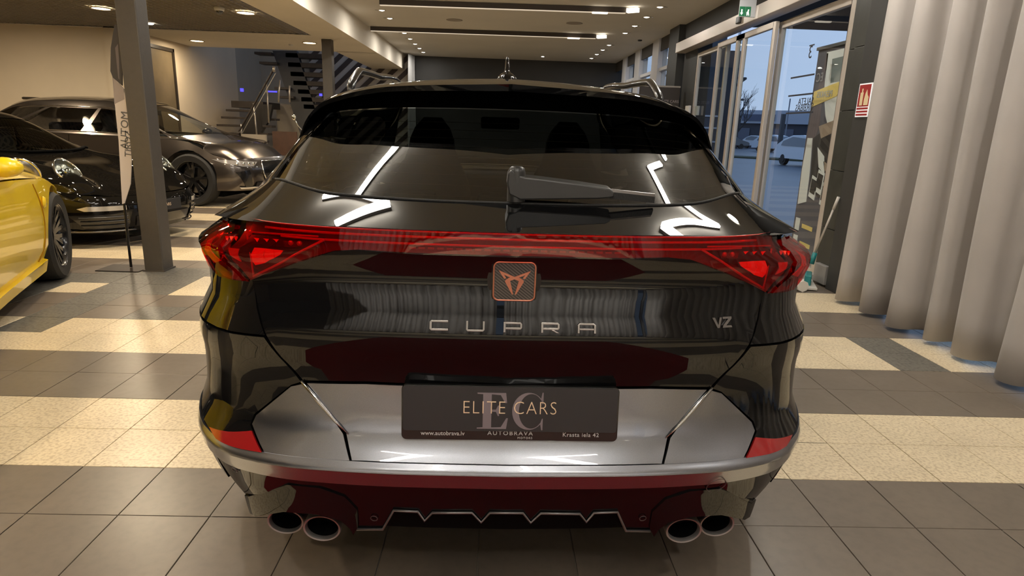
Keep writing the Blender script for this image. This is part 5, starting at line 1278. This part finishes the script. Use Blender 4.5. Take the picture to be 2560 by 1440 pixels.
# fire sign on the black pier
t = thing('fire_sign', 'small red and white fire equipment sign on the black pier beside the curtain', 'sign', (WX-.095, 5.19, 1.60))
MB().box((-.006, -.09, -.13), (.0, .09, .13)).build('plate', mat('sign_white', (0,0,0)), t)
MB().box((-.008, -.08, -.05), (-.004, .08, .12)).build('red_field', mat('sign_red', (.35,.02,.02), .5), t)
MB().box((-.010, .01, -.04), (-.006, .05, .06)).box((-.010, .02, .06), (-.006, .035, .09)).build('extinguisher_symbol', mat('cream_symbol', (.8,.65,.4), .5), t)
MB().prism([(-.07,-.04),(-.01,-.04),(-.01,.0),(-.02,.05),(-.035,.08),(-.05,.04),(-.07,.02)], -.010, -.006, lambda p, h: (h, p[0], p[1])).build('flame_symbol', mat('cream_symbol', (0,0,0)), t)
for k in range(3): MB().box((-.008, -.08, -.12+k*.024), (-.004, .08, -.105+k*.024)).build('red_line', mat('sign_red', (0,0,0)), t)

# mop leaning by the door, dust pan bits, socket box
t = thing('mop', 'long grey-handled mop with teal head leaning on the black pier', 'mop', (2.86, 5.42, 0))
a = atX(2097, 492, 2.93)-t.location; b = Vector((-.02, .12, .30)); b = atX(2038, 632, 2.84)-t.location
MB().tube([a, b], .011, 8).build('handle', mat('pale_metal_handle', (.50,.47,.43), .35, .3), t, smooth=True)
MB().tube([a, a+(b-a)*.22], .0135, 8).build('grip', mat('light_grip', (.65,.62,.58), .5), t, smooth=True)
c = b+Vector((-.02, 0, -.10)); MB().tube([b, c], [.02, .024], 10).build('socket', mat('teal_plastic', (.015,.20,.21), .4), t, smooth=True)
MB().obox((c.x-.01, c.y, .07), (.05, .10, 0), (-.025, .012, 0), (0, 0, .05)).build('mop_head', mat('teal_plastic', (0,0,0)), t, bevel=.01)
MB().obox((c.x-.01, c.y, .018), (.06, .17, 0), (-.06, .02, 0), (0, 0, .012)).build('mop_pad', mat('white_pad', (.62,.60,.56), .9), t, bevel=.006)
p = atZ(2004, 714, .05); o = MB().lathe([(0, -.03), (.05, -.03), (.05, .05), (0, .05)], (0, 0, 0), 'y', 8).build('white_roller', mat('white_pad', (0,0,0)), None, loc=(p.x, p.y, .05)); tag(o, 'small white octagonal end cap lying on the floor beside the mop', 'roller')
o = MB().obox((0, 0, .03), (.10, -.06, 0), (.03, .05, 0), (0, 0, .03)).build('white_box', mat('off_white_box', (.45,.43,.40), .6), None, loc=(2.90, 5.72, 0)); tag(o, 'small off-white box on the floor behind the mop head', 'box')
o = MB().box((-.03, -.10, 0), (.03, .10, .17)).build('grey_socket_box', mat('grey_box', (.28,.27,.26), .6), None, loc=(2.97, 5.47, .02), bevel=.006); tag(o, 'grey plastic box at the foot of the black pier', 'box')
o = MB().box((-.19, -.18, 0), (.19, .18, .68)).build('dark_stand', mat('brown_black_stand', (.035,.028,.025), .5), None, loc=(2.80, 11.1, 0), bevel=.01)
bpy.data.objects.remove(o)
t = thing('info_stand', 'dark lettered board standing in front of the far windows', 'sign', (2.72, 10.7, 0))
MB().box((-.42, -.03, .0), (.24, .03, 2.02)).build('board', mat('brown_black_stand', (0,0,0)), t, bevel=.004)
MB().box((-.42, -.035, 2.02), (.24, .035, 2.045)).build('top_edge', mat('pale_edge', (.35,.33,.31), .5), t)
text_obj('board_text', 'ELITE CARS', mat('faded_print', (0,0,0)), basis((.08, -.032, 1.80), (1, 0, 0), (0, -1, 0)), .06, t, .001)

# ================================================================= OUTSIDE
M_asph = mat('wet_asphalt', (.075,.085,.105), .35, noise=(.35, .25))
g_ = MB().box((3.5, -20, -.2), (130, 130, -.08)).build('ground', M_asph); g_['kind'] = 'structure'
o = MB().box((3.27, -7, -.2), (4.6, 17.5, -.06)).build('outside_path', mat('paving_grey', (.16,.16,.16), .7)); tag(o, kind='structure')
o = MB().box((3.26, 4.9, 2.78), (7.2, 9.4, 3.25)).box((5.4, 5.4, 2.45), (6.3, 9.0, 2.78)).build('canopy', mat('canopy_soffit', (.035,.036,.04), .7)); tag(o, 'dark canopy over the entrance, above the glass doors', 'canopy')
o = MB().box((-.1, -.1, -.08), (.1, .1, 2.9)).build('canopy_post', mat('dark_post', (.04,.045,.055), .6), None, loc=(4.6, 13.0, 0)); tag(o, 'dark square post just outside the glass doors', 'post')
o = MB().box((-.5, -.08, -.08), (.5, .08, 4.2)).build('canopy_post', mat('dark_post', (0,0,0)), None, loc=(6.3, 20.0, 0)); tag(o, 'wide dark pylon outside behind the left glass door', 'post')
t = thing('sign_panel', 'dark outdoor board divided by thin white rails, behind the left door glass', 'sign', (5.6, 16.8, 0))
MB().box((-.42, 0, .1), (.42, .05, 1.75)).build('board', mat('blue_grey_board', (.055,.06,.075), .5), t)
for z in (.25, .70, 1.10, 1.45, 1.75): MB().box((-.46, -.03, z), (.46, .0, z+.04)).build('rail', M_wpost, t)
for x in (-.46, .42): MB().box((x, -.04, -.08), (x+.04, .06, 3.9)).build('upright', M_wpost, t)
# far building
def ground(x, y): return atZ(x, y, -.08)
bl_ = thing('building', 'long low building with pale fascia beyond the car park', 'building', (55, 64, -.08), R_(-38))
MB().box((-45, 0, 0), (45, 12, 3.6)).build('wall', mat('dark_blue_grey_facade', (.035,.042,.060), .7), bl_)
MB().box((-45.5, -.4, 3.0), (45.5, 12.4, 4.6)).build('fascia', mat('pale_fascia', (.42,.44,.50), .7), bl_)
for k in range(16): MB().box((-42+k*5.3, -.12, .6), (-39.6+k*5.3, .02, 2.4)).build('window', mat('blue_shop_window', (.06,.08,.13), .2), bl_)
for k in range(5): MB().box((-30+k*13, -.5, 3.3), (-26+k*13, -.38, 4.1)).build('fascia_sign', mat('blue_sign', (.07,.09,.15), .5), bl_)
o = MB().box((-60, -1.2, 0), (60, 1.2, .10)).build('kerb_strip', mat('dull_grass', (.07,.075,.045), .9), None, loc=(26, 34, -.08)); o.rotation_euler = (0, 0, R_(-38)); tag(o, kind='structure')
def parked(x, y, hd_, paint, lb, sc=1., ln=4.5):
    p = ground(x, y); t = thing('parked_car', lb, 'car', p, R_(hd_))
    h = sc; hw = .9
    sec = [(0,.35,.60,.8),(.10,.32,.72,.86),(.9,.30,.85,.9),(1.25,.30,.92,.9)]
    prof = [(0,.35),(0,.62),(.15,.75),(1.05,.92*h),(1.75,1.42*h),(2.3,1.52*h),(3.2,1.50*h),(3.95,1.28*h),(4.35,1.0*h),(4.5,.7),(4.5,.35)]
    pr = [(a*ln/4.5, z) for a, z in prof]; n = len(pr)
    vs = []
    for sx in (-1, -.96, .96, 1):
        for (a, z) in pr:
            tuck = 1-.22*max(0, (z-.95)/.6) if abs(sx) > .97 else 1-.22*max(0, (z-.95)/.6)
            vs.append((sx*hw*tuck, a+(.06 if abs(sx) > .97 and a < .1 else 0), z-(.03 if abs(sx) > .97 and z > 1 else 0)))
    fs = [tuple(range(n)), tuple(range(4*n-1, 3*n-1, -1))]+[(r*n+i, r*n+(i+1) % n, (r+1)*n+(i+1) % n, (r+1)*n+i) for r in range(3) for i in range(n)]
    MB().add(vs, fs).build('body', paint, t, smooth=True, shade=.5)
    MG = G_outer
    for sx in (-1, 1):
        q = [(1.35,.95*h),(1.85,1.36*h),(3.1,1.42*h),(3.85,1.20*h),(3.9,.98*h)]
        MB().add([(sx*(hw*(1-.22*max(0,(z-.95)/.6))+.012), a*ln/4.5, z) for a, z in q], [tuple(range(5))]).build('side_windows', MG, t)
    for (ya_, za, yb_, zb) in ((1.08,.95*h,1.72,1.39*h), (4.0,1.26*h,4.33,1.02*h)):
        off = -.02 if ya_ < 2 else .02
        MB().add([(-.72,ya_*ln/4.5+off,za+.02),(.72,ya_*ln/4.5+off,za+.02),(.62,yb_*ln/4.5+off,zb+.02),(-.62,yb_*ln/4.5+off,zb+.02)], [(0,1,2,3)]).build('windscreen', MG, t)
    for yw in (.85, 3.6):
        for sx in (-1, 1): MB().lathe([(0, sx*.11), (.20, sx*.11), (.21, sx*.08), (.33, sx*.10), (.34, -sx*.1), (0, -sx*.1)], (0, 0, 0), 'x', 20).build('wheel', M_rubber, t, smooth=True, shade=.6, loc=(sx*.80, yw*ln/4.5, .34))
    for sx in (-1, 1): MB().box((sx*.62-.16, -.01, .56), (sx*.62+.16, .06, .68)).build('headlamp', mat('clear_headlamp', (0,0,0)), t, bevel=.01)
    return t
G_outer = mat('far_car_glass', (.05,.065,.085), .1, 0, .5)
Wp = mat('white_car_paint', (.42,.46,.52), .3, 0, 1); Dp = mat('dark_car_paint', (.03,.035,.045), .3, 0, 1); Sp = mat('silver_car_paint', (.30,.34,.40), .3, .3, 1)
parked(1756, 382, 10, Sp, 'pale silver car outside, seen through the leftmost glass pane')
parked(1808, 378, 20, Sp, 'pale car outside, left of the dark one, behind the second glass pane')
parked(1870, 372, 75, Dp, 'dark hatchback outside, seen through the sliding leaf', 1.08)
parked(1930, 374, 15, Wp, 'white car outside, at the left edge of the wide glass pane')
van = parked(1990, 384, 25, Wp, 'white car with dark lettering on its flank outside, behind the wide glass', 1.05)
parked(2044, 425, 200, Dp, 'dark car outside, half hidden behind the roll-up banner')
parked(2100, 425, 5, Wp, 'light car outside, right of the roll-up banner')
# bare tree
def tree(x, y, hgt, lb, seed):
    p = ground(x, y); t = thing('bare_tree', lb, 'tree', p); rnd = random.Random(seed); mb = MB(); tw = MB()
    def br(a, d, l, r, lv):
        b = a+d*l; (mb if lv < 2 else tw).tube([a, (a+b)/2+Vector((rnd.uniform(-1,1), rnd.uniform(-1,1), 0))*l*.04, b], [r, r*.8, r*.6], 4, caps=False)
        if lv >= 5: return
        for _ in range(3 if lv < 4 else 2):
            nd = (d+Vector((rnd.uniform(-1,1), rnd.uniform(-1,1), rnd.uniform(-.25,.8)))*.62).normalized(); br(a+(b-a)*rnd.uniform(.55, 1), nd, l*rnd.uniform(.55,.8), r*.55, lv+1)
    br(Vector((0, 0, 0)), Vector((0, 0, 1)), hgt*.30, hgt*.022, 0)
    Mt = mat('bare_bark', (.05,.05,.055), .9); mb.build('trunk', Mt, t, clean=False, recalc=False); o = tw.build('twigs', Mt, t, clean=False, recalc=False); o['kind'] = 'stuff'
tree(1838, 370, 9.5, 'bare winter tree outside, behind the sliding doors', 4)
tree(1795, 370, 8.0, 'smaller bare tree outside, behind the leftmost door pane', 11)
o = MB().tube([(0, 0, 0), (0, 0, 5.5)], .07, 8).build('lamp_post', mat('grey_steel', (.2,.22,.26), .5), None, loc=ground(1958, 376)); tag(o, 'thin lamp post outside, behind the wide glass pane', 'lamp post')
o = MB().box((-.15, -.15, 0), (.15, .15, 3.3)).build('dark_bollard_post', mat('dark_post', (0,0,0)), None, loc=ground(1946, 385)); tag(o, 'short dark post outside beside the lamp post', 'post')
# steel truss seen through the far windows
tt = thing('steel_truss', 'dark steel truss outside the far upper windows', 'truss', (8.2, 34.0, 0))
for (a, b) in (((-1,0,3.1),(5,1,3.2)), ((-1,0,4.2),(5,1,4.3)), ((-1,0,4.2),(.5,.2,3.1)), ((.5,.2,3.1),(2,.5,4.25)), ((2,.5,4.25),(3.5,.8,3.15)), ((3.5,.8,3.15),(5,1,4.3))):
    MB().tube([a, b], .06, 6).build('bar', mat('dark_post', (0,0,0)), tt)
MB().tube([(1, .3, 0), (1, .3, 4.3)], .10, 8).build('mast', mat('dark_post', (0,0,0)), tt)

# ================================================================= LIGHTS outside the frame: the showroom's downlights, and spots added for brightness
for k, (x, y) in enumerate([(-5.4, 5.6), (-7.6, 5.6), (-5.4, 2.2), (-7.6, 9.1), (-3.4, 5.6), (-7.6, 2.2), (-3.4, 2.2)]):
    t = thing('downlight', 'round warm downlight out of the picture, '+['above the yellow car', 'far left of the yellow car', 'behind and left of the camera', 'by the alcove wall at the far left', 'beside the near column', 'behind the camera at the far left', 'just left of the camera'][k], 'ceiling light', (x, y, SZ), group='round downlights out of the picture')
    MB().lathe([(.112, -.006), (.06, -.012), (0, -.013)], (0, 0, 0), 'z', 24).build('lamp_face', M_bulb, t, smooth=True)
    l = lamp('downlight_glow', 'AREA', (0, 0, -.03), 42, (1, .80, .56), .2); l.parent = t

for x in (-2.2, -.6, 1.0, 2.2):  # unseen spots added only to light the rear curtain
    w_ = {-2.2: 'at the far left', -.6: 'left of its middle', 1.0: 'right of its middle', 2.2: 'at its right end'}[x]
    t = thing('adjustable_spot', 'unseen spot added behind the camera to light the rear curtain '+w_, 'ceiling light', (x, -3.2, CZ), group='added spots behind the camera')
    MB().lathe([(.05, -.001), (.06, -.006), (.03, -.014), (0, -.015)], (0, 0, 0), 'z', 20).build('lamp_face', M_bulb2, t, smooth=True)
    l = lamp('spot_glow', 'SPOT', (0, 0, -.03), 620, (1, .98, .92), .05, rot=(R_(-35), 0, 0), spot=1.9, blend=.8); l.parent = t

for k, (x, y) in enumerate([(2.25, 7.0), (2.25, 4.6), (2.25, 2.4), (2.25, .2), (-1.89, 8.4), (-1.89, 6.2), (-1.89, 3.6), (-1.89, 1.0)]):  # unseen spots added to brighten the long curtain and the bulkhead
    t = thing('adjustable_spot', 'unseen ceiling spot added above the picture, '+('by the grey curtain, ' if x > 0 else 'by the bulkhead, ')+['farthest from the camera', 'second from the far end', 'third from the far end', 'nearest to the camera'][k % 4], 'ceiling light', (x, y, CZ), group='added ceiling spots above the picture')
    MB().lathe([(.05, -.001), (.06, -.006), (.03, -.014), (0, -.015)], (0, 0, 0), 'z', 20).build('lamp_face', M_bulb2, t, smooth=True)
    l = lamp('spot_glow', 'AREA', (0, 0, -.03), 16, (1, .94, .85), .1); l.parent = t
